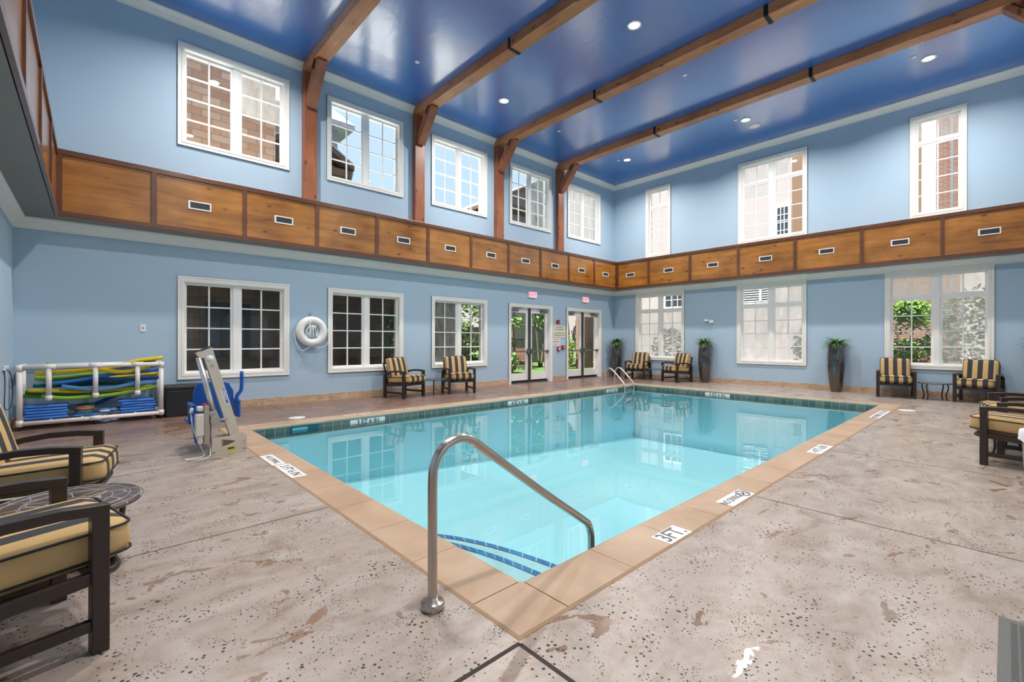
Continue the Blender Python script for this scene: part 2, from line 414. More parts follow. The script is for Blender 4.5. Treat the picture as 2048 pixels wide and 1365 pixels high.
    def build(s, name, mat, parent=None, smooth=False, recalc=True):
        if recalc: bmesh.ops.recalc_face_normals(s.bm, faces=s.bm.faces[:])
        me = bpy.data.meshes.new(name); s.bm.to_mesh(me); s.bm.free()
        for m in (mat if isinstance(mat, (list, tuple)) else [mat]): me.materials.append(m)
        if smooth:
            for p in me.polygons: p.use_smooth = True
            me.set_sharp_from_angle(angle=math.radians(42))
        o = bpy.data.objects.new(name, me); COL.objects.link(o)
        if parent: o.parent = parent
        return o
def catmull(P, k, closed=False):
    out = []; N = len(P)
    for i in range(N if closed else N-1):
        p0 = P[(i-1) % N] if closed or i > 0 else P[0]*2-P[1]
        p1 = P[i]; p2 = P[(i+1) % N]
        p3 = P[(i+2) % N] if closed or i+2 < N else P[-1]*2-P[-2]
        for j in range(k):
            t = j/k
            out.append(.5*((2*p1) + (p2-p0)*t + (2*p0-5*p1+4*p2-p3)*t*t + (3*p1-p0-3*p2+p3)*t**3))
    if not closed: out.append(P[-1])
    return out
def tag(o, label, cat=None, group=None, kind=None):
    o['label'] = label
    if cat: o['category'] = cat
    if group: o['group'] = group
    if kind: o['kind'] = kind
    return o
def thing(name, label, cat, loc=(0, 0, 0), rz=0, group=None, kind=None):
    o = bpy.data.objects.new(name, None); COL.objects.link(o); o.location = loc; o.rotation_euler = (0, 0, rz)
    o.empty_display_size = .1
    return tag(o, label, cat, group, kind)
def copy_tree(o, parent=None):
    c = o.copy(); COL.objects.link(c)
    if parent: c.parent = parent
    for ch in list(o.children): copy_tree(ch, c)
    return c
def dup(o, loc, rz, label):
    c = copy_tree(o); c.location = loc; c.rotation_euler = (0, 0, rz); c['label'] = label; return c
def plate(name, outer, holes, thick, mat, parent, frame):
    """flat plate with holes, outline in (u,v), frame = 4x4 putting u,v,w into place"""
    cu = bpy.data.curves.new('c', 'CURVE'); cu.dimensions = '2D'; cu.fill_mode = 'BOTH'; cu.extrude = thick/2
    for poly in [outer] + holes:
        sp = cu.splines.new('POLY'); sp.points.add(len(poly)-1); sp.use_cyclic_u = True
        for p, (u, v) in zip(sp.points, poly): p.co = (u, v, 0, 1)
    return _curve_mesh(name, cu, mat, parent, frame)
def _curve_mesh(name, cu, mat, parent, frame):
    tmp = bpy.data.objects.new('tmp', cu); COL.objects.link(tmp)
    dg = bpy.context.evaluated_depsgraph_get(); dg.update()
    me = bpy.data.meshes.new_from_object(tmp.evaluated_get(dg)); bpy.data.objects.remove(tmp); bpy.data.curves.remove(cu)
    me.transform(frame); me.name = name; me.materials.clear(); me.materials.append(mat)
    o = bpy.data.objects.new(name, me); COL.objects.link(o)
    if parent: o.parent = parent
    return o
def text(name, body, size, mat, parent, frame, thick=.002, sx=1.0, align='CENTER'):
    cu = bpy.data.curves.new('t', 'FONT'); cu.body = body; cu.size = size; cu.align_x = align; cu.align_y = 'CENTER'; cu.extrude = thick/2
    cu.resolution_u = 3; cu.offset = size*.012
    if sx != 1: frame = frame @ Matrix.Diagonal((sx, 1, 1, 1))
    return _curve_mesh(name, cu, mat, parent, frame)
def frame(o, u, v):
    u, v = Vector(u).normalized(), Vector(v).normalized(); w = u.cross(v)
    m = Matrix((u, v, w)).transposed().to_4x4(); m.translation = Vector(o); return m

# ================================================================== THE SETTING
def wall_A(u0, u1, holes, name):      # door wall, y from -.25 to 0 ; holes (x0,x1,z0,z1)
    mb = MB(); grid_wall(mb, u0, u1, 0, ZC+.1, holes, lambda a, b, c, d: mb.box(a, b, -.25, 0, c, d)); return mb
def grid_wall(mb, u0, u1, z0, z1, holes, add):
    us = sorted({u0, u1, *[h[0] for h in holes], *[h[1] for h in holes]})
    for a, b in zip(us, us[1:]):
        cur = z0
        for h in sorted([h for h in holes if h[0] <= a+1e-6 and h[1] >= b-1e-6], key=lambda h: h[2]):
            if h[2] > cur: add(a, b, cur, h[2])
            cur = h[3]
        if cur < z1: add(a, b, cur, z1)
T = .105                                # casing width
WA = {'window_1': (11.888, 13.825, .614, 2.545), 'window_2': (9.17, 11.07, .614, 2.545), 'window_3': (6.41, 8.33, .614, 2.545),
      'window_4': (11.895, 13.83, 4.98, 6.895), 'window_5': (9.185, 11.10, 4.98, 6.89), 'window_6': (6.43, 8.34, 4.98, 6.87),
      'window_7': (3.64, 5.52, 4.98, 6.87), 'window_8': (.894, 2.78, 4.98, 6.88)}
DA = {'door_1': (3.56, 5.546, 0, 2.522), 'door_2': (.815, 2.835, 0, 2.515)}
WB = {'window_9': (1.0, 2.905, .662, 3.105), 'window_10': (4.64, 6.55, .652, 3.105), 'window_11': (8.29, 10.225, .675, 3.11),
      'window_12': (1.41, 2.39, 4.39, 6.905), 'window_13': (4.67, 6.56, 4.39, 6.915), 'window_14': (8.77, 9.78, 4.40, 6.91)}
def hole(r, door=False): return (r[0]+T*.85, r[1]-T*.85, 0 if door else r[2]+T*.85, r[3]-T*.85)
mb = MB(); grid_wall(mb, -.25, LX+.25, -.05, ZC+.1, [hole(r) for r in WA.values()] + [hole(r, True)[:2] + (-.05, hole(r, True)[3]) for r in DA.values()],
                     lambda a, b, c, d: mb.box(a, b, -.25, 0, c, d))
tag(mb.build('wall_north', M['wall']), 'long light blue wall holding the two glazed doors', None, None, 'structure')
mb = MB(); grid_wall(mb, 0, LY+.25, -.05, ZC+.1, [hole(r) for r in WB.values()], lambda a, b, c, d: mb.box(-.25, 0, a, b, c, d))
tag(mb.build('wall_east', M['wall']), 'light blue end wall with tall windows and planters', None, None, 'structure')
mb = MB().box(LX, LX+.25, 0, LY+.25, -.05, ZC+.1)
tag(mb.build('wall_west', M['wall']), 'light blue wall beside the float rack under the deep wood band', None, None, 'structure')
mb = MB(); grid_wall(mb, 0, LX, -.05, ZC+.1, [hole(r) for r in WA.values()], lambda a, b, c, d: mb.box(a, b, LY, LY+.25, c, d))
tag(mb.build('wall_south', M['wall']), 'light blue wall behind the viewer side chairs', None, None, 'structure')
mb = MB().box(-.25, LX+.25, -.25, LY+.25, ZC, ZC+.12)
tag(mb.build('ceiling', M['ceiling']), 'glossy deep blue lacquered flat ceiling', None, None, 'structure')
# deck
mb = MB()
for b in ((0, LX, CY1, LY), (0, LX, 0, CY0), (CX1, LX, CY0, CY1), (0, CX0, CY0, CY1)): mb.box(b[0], b[1], b[2], b[3], -.15, 0)
mb.mi = 1
def joint(x0, y0, x1, y1, w):
    mb.bar((x0, y0, -.004), (x1, y1, -.004), w, .0096, 0)
joint(CX1+.03, 6.69, LX, 6.75, .009); joint(CX1+.02, 4.25, LX, 4.65, .009); joint(CX1+.03, CY1+.035, LX, CY1+.035, .022); joint(CX1+.035, CY1+.04, CX1+.05, LY, .022)
for x in (10.74, 8.25, 5.75, 3.25): joint(x, CY1+.03, x+.06, LY, .010)
for x in (12.28, 9.92, 7.4, 5.0): joint(x, 0.02, x, CY0-.02, .009)
for y in (4.2, 6.3): joint(0.02, y, CX0-.02, y, .008)
mb.mi = 2
g = .022
for b in ((CX0-g, CX1+g, CY1, CY1+g), (CX0-g, CX1+g, CY0-g, CY0), (CX1, CX1+g, CY0, CY1), (CX0-g, CX0, CY0, CY1)): mb.box(b[0], b[1], b[2], b[3], -.05, .0012)
tag(mb.build('floor', [M['deck'], M['joint'], M['caulk']]), 'speckled stained concrete pool deck with saw cut joints', None, None, 'structure')
# pool: shell, coping, tile, steps, water
pool = thing('pool_basin', 'rectangular indoor swimming pool sunk in the concrete deck', None, kind='structure')
mb = MB(); zn, zf = -1.05, -1.65
a, b, c, d = (PX0, PY0), (PX1, PY0), (PX1, PY1), (PX0, PY1)
zz = {a: zf, b: zn, c: zn, d: zf}
for p, q in ((a, b), (b, c), (c, d), (d, a)): mb.quad((*p, -.05), (*q, -.05), (*q, zz[q]), (*p, zz[p]))
mb.quad((*a, zf), (*b, zn), (*c, zn), (*d, zf))
o = mb.build('basin_shell', M['shell'], pool)
mb = MB(); e = .004
for x0, x1, y0, y1 in ((PX0, PX1, PY0, PY0+e), (PX0, PX1, PY1-e, PY1), (PX0, PX0+e, PY0, PY1), (PX1-e, PX1, PY0, PY1)): mb.box(x0, x1, y0, y1, -.215, -.052)
mb.build('waterline_tile', M['water_tile'], pool)
mb = MB()
def ell(ax, by, n=28): return [(PX1 - ax*math.cos(t), PY1 - by*math.sin(t)) for t in [PI/2*k/n for k in range(n+1)]]
def quarter(ax, by, z0, z1): mb.prism([(PX1-.001, PY1-.001)] + ell(ax, by), z0, z1, 'Z')
quarter(.58, 1.6, -1.05, -.29); quarter(.93, 2.0, -1.05, -.40); quarter(1.28, 2.4, -1.05, -.62)
mb.build('step', M['step'], pool)
mb = MB()
for ax, by, z in ((.58, 1.6, -.285), (.93, 2.0, -.395)):
    A, B = ell(ax, by), ell(ax-.055, by-.075)
    for k in range(len(A)-1): mb.quad((*A[k], z), (*A[k+1], z), (*B[k+1], z), (*B[k], z)); mb.quad((*A[k], z), (*A[k+1], z), (A[k+1][0]-.002, A[k+1][1]-.002, z-.06), (A[k][0]-.002, A[k][1]-.002, z-.06))
mb.build('step_edge_tile', M['step_tile'], pool)
mb = MB(); mb.quad((PX0, PY0, WZ), (PX1, PY0, WZ), (PX1, PY1, WZ), (PX0, PY1, WZ))
tag(mb.build('water_surface', M['water'], pool, recalc=False), 'calm clear turquoise water')
# coping stones: one course, rounded nose over the water
mb = MB()
def cop(p0, p1, inward):            # run of coping from p0 to p1 at the outer edge, inward = unit vector to the pool
    p0, p1, n = Vector((*p0, 0)), Vector((*p1, 0)), Vector((*inward, 0)); wdt = .345
    prof = [(0, -.06), (0, -.004), (.004, 0), (wdt-.03, 0), (wdt-.012, -.006), (wdt-.002, -.02), (wdt, -.036), (wdt-.012, -.055), (wdt-.03, -.06)]
    A = [mb.bm.verts.new(p0 + n*u + Vector((0, 0, z))) for u, z in prof]; B = [mb.bm.verts.new(p1 + n*u + Vector((0, 0, z))) for u, z in prof]
    for k in range(len(prof)):
        q = (k+1) % len(prof); mb.bm.faces.new((A[k], A[q], B[q], B[k])).material_index = 1 if 4 <= k <= 7 else 0
    mb.bm.faces.new(A); mb.bm.faces.new(B[::-1])
gap = .004
def run(x0, y0, x1, y1, inward, n):
    for k in range(n):
        t0, t1 = k/n, (k+1)/n; L = math.hypot(x1-x0, y1-y0); g2 = gap/2/L
        cop((x0+(x1-x0)*(t0+g2), y0+(y1-y0)*(t0+g2)), (x0+(x1-x0)*(t1-g2), y0+(y1-y0)*(t1-g2)), inward)
K = .345
run(CX1-K, CY1, CX0+K, CY1, (0, -1), 18); run(CX0+K, CY0, CX1-K, CY0, (0, 1), 18)
run(CX1, CY0+K, CX1, CY1-K, (-1, 0), 10); run(CX0, CY1-K, CX0, CY0+K, (1, 0), 10)
for cx, cy in ((CX1-K, CY1-K), (CX0, CY1-K), (CX1-K, CY0), (CX0, CY0)): mb.box(cx+.002, cx+K-.002, cy+.002, cy+K-.002, -.06, 0, .004)
mb.box(CX0+.002, CX1-.002, CY1-K+.04, CY1-.002, -.058, -.006); mb.box(CX0+.002, CX1-.002, CY0+.002, CY0+K-.04, -.058, -.006)
mb.box(CX0+.002, CX0+K-.04, CY0, CY1, -.058, -.006); mb.box(CX1-K+.04, CX1-.002, CY0, CY1, -.058, -.006)
mb.build('coping_course', [M['coping'], simple('weathered_coping_edge', (.36, .34, .26), .5, var=.3, scale=3)], pool)
mb = MB().box(12.18, 12.62, PY0, PY0+.02, -.2, -.06); mb.build('skimmer_mouth', col('deep_teal', (.01, .10, .13), .2), pool)
mb = MB().box(12.36, 12.60, PY0+.015, PY0+.028, -.12, -.075, .004); mb.build('skimmer_flap', col('aqua_flap', (.10, .45, .55), .3), pool)
# baseboard tile
BH = .152
def base_runs(ivs, axis, name, label):
    mb = MB()
    for a, b in ivs:
        if axis == 'A': mb.box(a, b, 0, .014, 0, BH)
        elif axis == 'B': mb.box(0, .014, a, b, 0, BH)
        elif axis == 'C': mb.box(LX-.014, LX, a, b, 0, BH)
        else: mb.box(a, b, LY-.014, LY, 0, BH)
    tag(mb.build(name, M['base_tile']), label, None, None, 'structure')
base_runs([(0.014, .81), (2.84, 3.555), (5.55, LX-.014)], 'A', 'baseboard_north', 'travertine tile base along the door wall')
base_runs([(0, LY)], 'B', 'baseboard_east', 'travertine tile base along the planter wall')
base_runs([(0, LY)], 'C', 'baseboard_west', 'travertine tile base along the rack wall')
base_runs([(0.014, LX-.014)], 'D', 'baseboard_south', 'travertine tile base behind the viewer side chairs')
# crowns: profile (distance from wall, z)
def crown_profile(z0, z1, p):
    h = z1-z0
    return [(0, z0), (.012, z0), (.018, z0+.02), (.014, z0+.03), (p*.28, z0+h*.30), (p*.45, z0+h*.52), (p*.72, z0+h*.70), (p*.88, z0+h*.80), (p, z0+h*.86), (p, z1), (0, z1)]
def crown(name, label, z0, z1, p, breaks=()):
    mb = MB(); prof = crown_profile(z0, z1, p)
    loops = []
    for d, z in prof:
        loops.append([mb.bm.verts.new((x, y, z)) for x, y in ((d, d), (LX-d, d), (LX-d, LY-d), (d, LY-d))])
    for A, B in zip(loops, loops[1:]):
        for k in range(4): mb.bm.faces.new((A[k], A[(k+1) % 4], B[(k+1) % 4], B[k])).smooth = False
    for y0, y1, o in breaks:          # the moulding steps forward over the tall windows
        lp = []
        for d, z in prof:
            dd = d+o; lp.append([mb.bm.verts.new(q) for q in ((0, y0-d*.35, z), (dd, y0-d*.35, z), (dd, y1+d*.35, z), (0, y1+d*.35, z))])
        for A, B in zip(lp, lp[1:]):
            for k in range(3): mb.bm.faces.new((A[k], A[k+1], B[k+1], B[k]))
    tag(mb.build(name, M['trim']), label, None, None, 'structure')
crown('trim_1', 'white crown moulding under the wood band', 3.098, ZS, .135, [(r[0], r[1], .04) for k, r in WB.items() if r[3] < 4])
crown('trim_2', 'white crown moulding at the blue ceiling', 7.205, ZC, .125)
# wood band: backing duct, panels, rails, stiles
band = thing('trim_3', 'knotty pine band with dark battens running round the hall', None, kind='structure')
mb = MB()
e = .018
mb.box(0, LX, 0, BA-e, ZS+.001, ZT-.01); mb.box(0, BB-e, BA-e, LY, ZS+.001, ZT-.01); mb.box(BC+e, LX, BA-e, LY, ZS+.001, ZT-.01); mb.box(BB-e, BC+e, LY-BA+e, LY, ZS+.001, ZT-.01)
mb.build('duct_box', M['soffit'], band)
stA = [14.205, 12.83, 11.475, 10.11, 8.73, 7.365, 5.975, 4.615, 3.255, 1.87]
stB = [1.82, 3.335, 4.865, 6.39, 7.90, 9.40]
stC = [1.90, 3.50, 5.05, 6.6, 8.1, 9.6]
def panels(edges, axis):
    for a, b in zip(edges, edges[1:]):
        if axis == 'A': MB().box(a, b, BA-e, BA, ZS+.06, ZT-.06).build('panel', M['band'], band)
        elif axis == 'B': MB().box(BB-e, BB, a, b, ZS+.06, ZT-.06).build('panel', M['band_y'], band)
        else: MB().box(BC, BC+e, a, b, ZS+.06, ZT-.06).build('panel', M['band_y'], band)
panels([BB] + stA[::-1] + [BC], 'A'); panels([BA] + stB + [LY-BA], 'B'); panels([BA] + stC + [LY-BA], 'C')
r_ = .026
mb = MB()
mb.box(BB, BC, BA-.01, BA+r_, ZS, ZS+.085, .004); mb.box(BB, BC, BA-.01, BA+r_, ZT-.085, ZT, .004)
for x in stA: mb.box(x-.037, x+.037, BA-.01, BA+r_-.003, ZS+.083, ZT-.083)
mb.box(BB-.01, BB+.09, BA-.01, BA+r_-.002, ZS+.083, ZT-.083); mb.box(BC-.07, BC+.01, BA-.01, BA+r_-.002, ZS+.083, ZT-.083)
mb.build('batten_frame', M['batten'], band)
mb = MB()
mb.box(BB-.01, BB+r_, BA, LY-BA, ZS, ZS+.085, .004); mb.box(BB-.01, BB+r_, BA, LY-BA, ZT-.085, ZT, .004)
for y in stB: mb.box(BB-.01, BB+r_-.003, y-.035, y+.035, ZS+.083, ZT-.083)
mb.box(BB-.01, BB+r_-.002, BA, BA+.09, ZS+.083, ZT-.083)
mb.build('batten_frame', M['batten'], band)
mb = MB()
mb.box(BC-r_, BC+.01, BA, LY-BA, ZS, ZS+.085, .004); mb.box(BC-r_, BC+.01, BA, LY-BA, ZT-.085, ZT, .004)
for y in stC: mb.box(BC-r_+.003, BC+.01, y-.037, y+.037, ZS+.083, ZT-.083)
mb.build('batten_frame', M['batten'], band)

# ------------------------------------------------------------------ windows and doors
def window(name, rect, axis, label, cols=2, rows=4, sashes=2, transom=False, fog=()):
    """fog = cells (sash, col, row) with row 0 at the top (transom row is -1)"""
    u0, u1, z0, z1 = rect
    w = thing(name, label, None, kind='structure')
    if axis == 'A': add = lambda m, a, b, c, d, n0, n1, bev=0: m.box(a, b, n0, n1, c, d, bev)
    else: add = lambda m, a, b, c, d, n0, n1, bev=0: m.box(n0, n1, a, b, c, d, bev)
    P = (lambda u, n, z: (u, n, z)) if axis == 'A' else (lambda u, n, z: (n, u, z))
    mb = MB()
    for o, t, dpt in ((0, T, .022), (0, .03, .034), (.06, .02, .030)):     # stepped casing
        a, b, c, d = u0+o, u1-o, z0+o, z1-o
        add(mb, a, a+t, c, d, 0, dpt); add(mb, b-t, b, c, d, 0, dpt); add(mb, a+t, b-t, d-t, d, 0, dpt); add(mb, a+t, b-t, c, c+t, 0, dpt)
    mb.build('casing', M['trim'], w)
    h = T*.85; a, b, c, d = u0+h, u1-h, z0+h, z1-h
    mb = MB(); j = .018
    add(mb, a, a+j, c, d, -.25, 0); add(mb, b-j, b, c, d, -.25, 0); add(mb, a, b, d-j, d, -.25, 0); add(mb, a, b, c, c+j, -.25, .0)
    mb.build('jamb', M['frame'], w)
    a, b, c, d = a+j, b-j, c+j, d-j
    mw = .11 if sashes == 2 else 0
    mb = MB(); g0, g1 = -.135, -.09; gz = -.115
    cells = MB(); fogs = MB()
    if sashes == 2: add(mb, (a+b)/2-mw/2, (a+b)/2+mw/2, c, d, -.15, -.06)
    sw = (b-a-mw)/sashes
    for s in range(sashes):
        sa = a + s*(sw+mw); sb = sa+sw; st = .045
        parts = []
        if transom:
            zt = d - (d-c)*.235
            parts = [(zt, d, 1, -1), (c, zt-.05, rows, 0)]
            add(mb, sa, sb, zt-.05, zt, -.15, -.075)
        else: parts = [(c, d, rows, 0)]
        for pc, pd, nr, r0 in parts:
            add(mb, sa, sa+st, pc, pd, g0, g1); add(mb, sb-st, sb, pc, pd, g0, g1); add(mb, sa+st, sb-st, pd-st, pd, g0, g1); add(mb, sa+st, sb-st, pc, pc+st, g0, g1)
            ia, ib, ic, id_ = sa+st, sb-st, pc+st, pd-st
            for k in range(1, cols): x = ia+(ib-ia)*k/cols; add(mb, x-.013, x+.013, ic, id_, g0+.008, g1-.008)
            for k in range(1, nr): z = ic+(id_-ic)*k/nr; add(mb, ia, ib, z-.013, z+.013, g0+.009, g1-.009)
            for k in range(cols):
                for r in range(nr):
                    x0, x1 = ia+(ib-ia)*k/cols, ia+(ib-ia)*(k+1)/cols
                    zt1 = id_-(id_-ic)*r/nr; zb1 = id_-(id_-ic)*(r+1)/nr
                    f = fog == 'all' or (s, k, r+r0) in fog
                    (fogs if f else cells).quad(*[P(*q) for q in ((x0, gz, zb1), (x1, gz, zb1), (x1, gz, zt1), (x0, gz, zt1))][::-1 if axis == 'A' else 1])
    mb.build('sash', M['frame'], w)
    if len(cells.bm.faces): cells.build('glass', M['glass'], w, recalc=False)
    if len(fogs.bm.faces): tag(fogs.build('fogged_glass', M['fog'], w, recalc=False), 'fogged glass with condensation')
    return w
S = lambda s: [(s, k, r) for k in range(2) for r in range(-1, 4)]
# on the door wall sash 1 is the one further from the corner (it shows first, from the rack side)
window('window_1', WA['window_1'], 'A', 'white lower window behind the blue pool lift with dark porch beyond')
window('window_2', WA['window_2'], 'A', 'white lower window next to the life ring with dark porch arch beyond')
window('window_3', WA['window_3'], 'A', 'white lower window behind armchair with garden beyond, half fogged', fog=S(1))
window('window_4', WA['window_4'], 'A', 'white upper window filled with brown stone wall beyond', fog=[(0, 0, 0), (0, 1, 0), (0, 0, 1), (0, 1, 1)])
window('window_5', WA['window_5'], 'A', 'white upper window with gable roof tip and sky beyond')
window('window_6', WA['window_6'], 'A', 'white upper window filled only with clear pale sky')
window('window_7', WA['window_7'], 'A', 'white upper window showing a dark gable with half its panes misted', fog=S(0))
window('window_8', WA['window_8'], 'A', 'white upper window on the door wall closest to the room corner, misted over', fog='all')
window('window_9', WB['window_9'], 'B', 'tall white lower window behind two armchairs nearest the corner, misted', transom=True, fog=[(s, k, r) for s in (0, 1) for k in (0, 1) for r in range(0, 4)])
window('window_10', WB['window_10'], 'B', 'tall white lower window between two dark planters, misted', transom=True, fog=[(s, k, r) for s in (0, 1) for k in (0, 1) for r in range(0, 4)] + [(1, 0, -1), (1, 1, -1)])
window('window_11', WB['window_11'], 'B', 'tall white lower window with brick wall and leaves seen through half', transom=True, fog=S(1) + [(0, 0, -1), (0, 1, -1)])
window('window_12', WB['window_12'], 'B', 'narrow white upper window closest to the room corner', sashes=1, transom=True)
window('window_13', WB['window_13'], 'B', 'wide white upper window on the planter wall', transom=True, fog=[(0, 0, -1), (0, 1, -1), (1, 0, -1), (0, 0, 0), (0, 1, 0)])
window('window_14', WB['window_14'], 'B', 'narrow white upper window showing red brick and a white column', sashes=1, transom=True, fog=[(0, 0, -1), (0, 1, -1)])

k = 15  # windows added to the unseen wall to let in more daylight
for n, r in WA.items():
    w = window('window_%d' % k, (LX-r[1], LX-r[0], r[2], r[3]), 'A', 'added white window letting daylight through the unseen wall opposite the doors, facing ' + ('an upper' if r[2] > 4 else 'a lower') + ' window, ' + ('first', 'second', 'third', 'first', 'second', 'third', 'fourth', 'fifth')[k-15] + ' from the rack wall')
    w.location = (LX, LY, 0); w.rotation_euler = (0, 0, PI); k += 1

def door(name, rect, label):
    u0, u1, z0, z1 = rect
    d = thing(name, label, None, kind='structure')
    mb = MB()
    for o, t, dp in ((0, T, .022), (0, .03, .034), (.07, .02, .03)):
        a, b, zt = u0+o, u1-o, z1-o
        mb.box(a, a+t, 0, dp, 0, zt); mb.box(b-t, b, 0, dp, 0, zt); mb.box(a+t, b-t, 0, dp, zt-t, zt)
    mb.build('casing', M['trim'], d)
    h = T*.85; a, b, zt = u0+h, u1-h, z1-h
    mb = MB(); mb.box(a, a+.03, -.25, 0, 0, zt); mb.box(b-.03, b, -.25, 0, 0, zt); mb.box(a, b, -.25, 0, zt-.03, zt)
    mb.build('jamb', M['frame'], d)
    MB().box(a, b, -.25, -.03, -.04, .012).build('threshold', M['grey_metal'], d)
    a, b, zt = a+.03, b-.03, zt-.03; mid = (a+b)/2
    MB().box(mid-.035, mid+.035, -.19, -.045, 0, zt, .004).build('mullion_post', col('dark_bronze', (.055, .05, .045), .4), d)
    for k, (x0, x1) in enumerate(((a, mid-.035), (mid+.035, b))):
        mb = MB(); st = .105; y0, y1 = -.15, -.105
        mb.box(x0+.004, x0+st, y0, y1, .05, zt-.005); mb.box(x1-st, x1-.004, y0, y1, .05, zt-.005); mb.box(x0+st, x1-st, y0, y1, zt-.15, zt-.005); mb.box(x0+st, x1-st, y0, y1, .05, .31)
        leaf = mb.build('leaf', M['frame'], d)
        mb = MB(); mb.quad((x0+st, -.13, zt-.15), (x1-st, -.13, zt-.15), (x1-st, -.13, .31), (x0+st, -.13, .31)); mb.build('glass', M['glass'], leaf, recalc=False)
        MB().box(x0+.004, x1-.004, y0-.004, y1+.006, .012, .085).build('door_sweep', M['black'], leaf)
        mb = MB(); hinge = x0 if k == 0 else x1; s = 1 if k == 0 else -1
        mb.box(min(hinge+s*.03, x1 if k == 0 else x0), max(hinge+s*.03, mid-.05 if k == 0 else mid+.05), y1+.05, y1+.085, .985, 1.03, .006)
        lx = mid-s*.07; mb.box(lx-.035, lx+.035, y1, y1+.09, .93, 1.09, .008); mb.box(hinge+s*.03-.02, hinge+s*.03+.02, y1, y1+.085, .97, 1.045, .005)
        mb.build('push_bar', M['grey_metal'], leaf)
        mb = MB(); c0 = hinge+s*.05; c1 = hinge+s*.36
        mb.box(min(c0, c1), max(c0, c1), y1, y1+.07, zt-.125, zt-.055, .006); mb.bar((hinge+s*.2, y1+.05, zt-.045), (hinge+s*.5, y1+.08, zt-.02), .022, .012, 0); mb.bar((hinge+s*.5, y1+.08, zt-.02), (hinge+s*.14, y1+.09, zt+.0), .022, .012, 0)
        mb.build('closer', M['grey_metal'], leaf)
door('door_1', DA['door_1'], 'cream double glazed doors between the garden window and the notice signs')
door('door_2', DA['door_2'], 'cream double glazed doors closest to the room corner')

# ================================================================== TIMBER ARCHES
def arch(x, label):
    t = thing('timber_arch', label, 'timber arch', (x, 0, 0), 0, 'timber arches across the pool hall')
    ZB = 7.17; w = .14
    MB().box(-w, w, .002, LY-.002, ZB, ZC-.002, .006).build('beam', M['beam'], t)
    for s in (0, 1):
        Y = (lambda y: y) if s == 0 else (lambda y: LY-y)
        y0, y1 = sorted((Y(.002), Y(.145)))
        MB().box(-w, w, y0, y1, ZT-.01, ZB, .005).build('post', M['post'], t)
        y0, y1 = sorted((Y(.003), Y(.175)))
        MB().box(-w-.02, w+.02, y0, y1, ZT-.008, ZT+.1, .005).build('post_foot', M['post'], t)
        b = .105
        mb = MB(); mb.bar((0, Y(.135), 6.45), (0, Y(.765), 7.20), 2*b, .2, .005, up=(0, 1, 0)); br = mb.build('brace', M['post'], t)
        for sx in (-1, 1):
            mb = MB(); mb.bar((sx*(b+.005), Y(.60), 7.02), (sx*(b+.005), Y(.76), 7.2), .012, .05, .002, up=(sx, 0, 0)); mb.build('bolt_plate', M['iron'], br)
    for y in (3.71, LY-3.71):
        mb = MB(); mb.box(-w-.006, w+.006, y-.035, y+.035, ZB-.008, ZB); mb.box(-w-.008, -w, y-.035, y+.035, ZB-.008, ZC-.004); mb.box(w, w+.008, y-.035, y+.035, ZB-.008, ZC-.004)
        mb.build('strap', M['iron'], t)
arch(11.495, 'timber post, brace and ceiling beam between the stone view window and gable view window')
arch(8.765, 'timber post, brace and ceiling beam between the gable view and sky view windows')
arch(6.005, 'timber post, brace and ceiling beam between the sky view and half misted windows')
arch(3.255, 'timber post, brace and ceiling beam closest to the room corner')

# ================================================================== CEILING FITTINGS
def lamp(x, y, label):
    t = thing('ceiling_downlight', label, 'ceiling light', (x, y, ZC), 0, 'recessed downlights')
    MB().lathe([(.135, 0), (.135, -.012), (.10, -.016), (.10, 0)], 24).build('trim_ring', M['white'], t)
    MB().lathe([(.001, -.004), (.10, -.004), (.10, -.002), (.001, -.002)], 24, cap=False).build('lens', M['lens'], t)
    d = bpy.data.lights.new('downlight_lamp', 'AREA'); d.shape = 'DISK'; d.size = .19; d.energy = LAMP_W; d.color = (1, .95, .88); d.spread = math.radians(152)
    o = bpy.data.objects.new('downlight_lamp', d); COL.objects.link(o); o.parent = t; o.location = (0, 0, -.02)
for nx, x in ((' nearest the rack wall', 12.9), (' in the middle of the hall', 7.405), (' by the planter wall', 1.94)):
    for ny, y in (('on the door wall side', 1.87), ('on the centre line', 5.60), ('on the side opposite the doors', 9.28)):
        lamp(x, y, 'round recessed downlight ' + ny + nx)
def disc(name, x, y, r, label, cat, group=None):
    o = MB().lathe([(r, 0), (r, -.01), (r*.6, -.022), (.002, -.024)], 20).build(name, M['white']); o.location = (x, y, ZC); tag(o, label, cat, group)
disc('sprinkler_cover', 9.83, 1.78, .05, 'small white ceiling disc between the two beams nearest the rack, door side', 'sprinkler', 'ceiling sprinklers')
disc('sprinkler_cover', 5.14, 5.47, .05, 'small white ceiling disc on centre line beyond the third beam', 'sprinkler', 'ceiling sprinklers')
disc('sprinkler_cover', 5.15, 1.72, .05, 'small white ceiling disc between the last two beams, door side', 'sprinkler', 'ceiling sprinklers')
disc('sprinkler_cover', 2.23, 9.07, .05, 'small white ceiling disc beside the downlight opposite the doors', 'sprinkler', 'ceiling sprinklers')
disc('sprinkler_cover', 2.13, 5.41, .05, 'small white ceiling disc beside the round speaker', 'sprinkler', 'ceiling sprinklers')
disc('sprinkler_cover', 2.10, 1.64, .05, 'small white ceiling disc closest to the room corner', 'sprinkler', 'ceiling sprinklers')
disc('sprinkler_cover', 2.77, 9.26, .05, 'small white ceiling disc tucked against the last beam', 'sprinkler', 'ceiling sprinklers')
disc('ceiling_speaker', 1.39, 5.63, .16, 'round white ceiling speaker between last beam and planter wall', 'speaker')

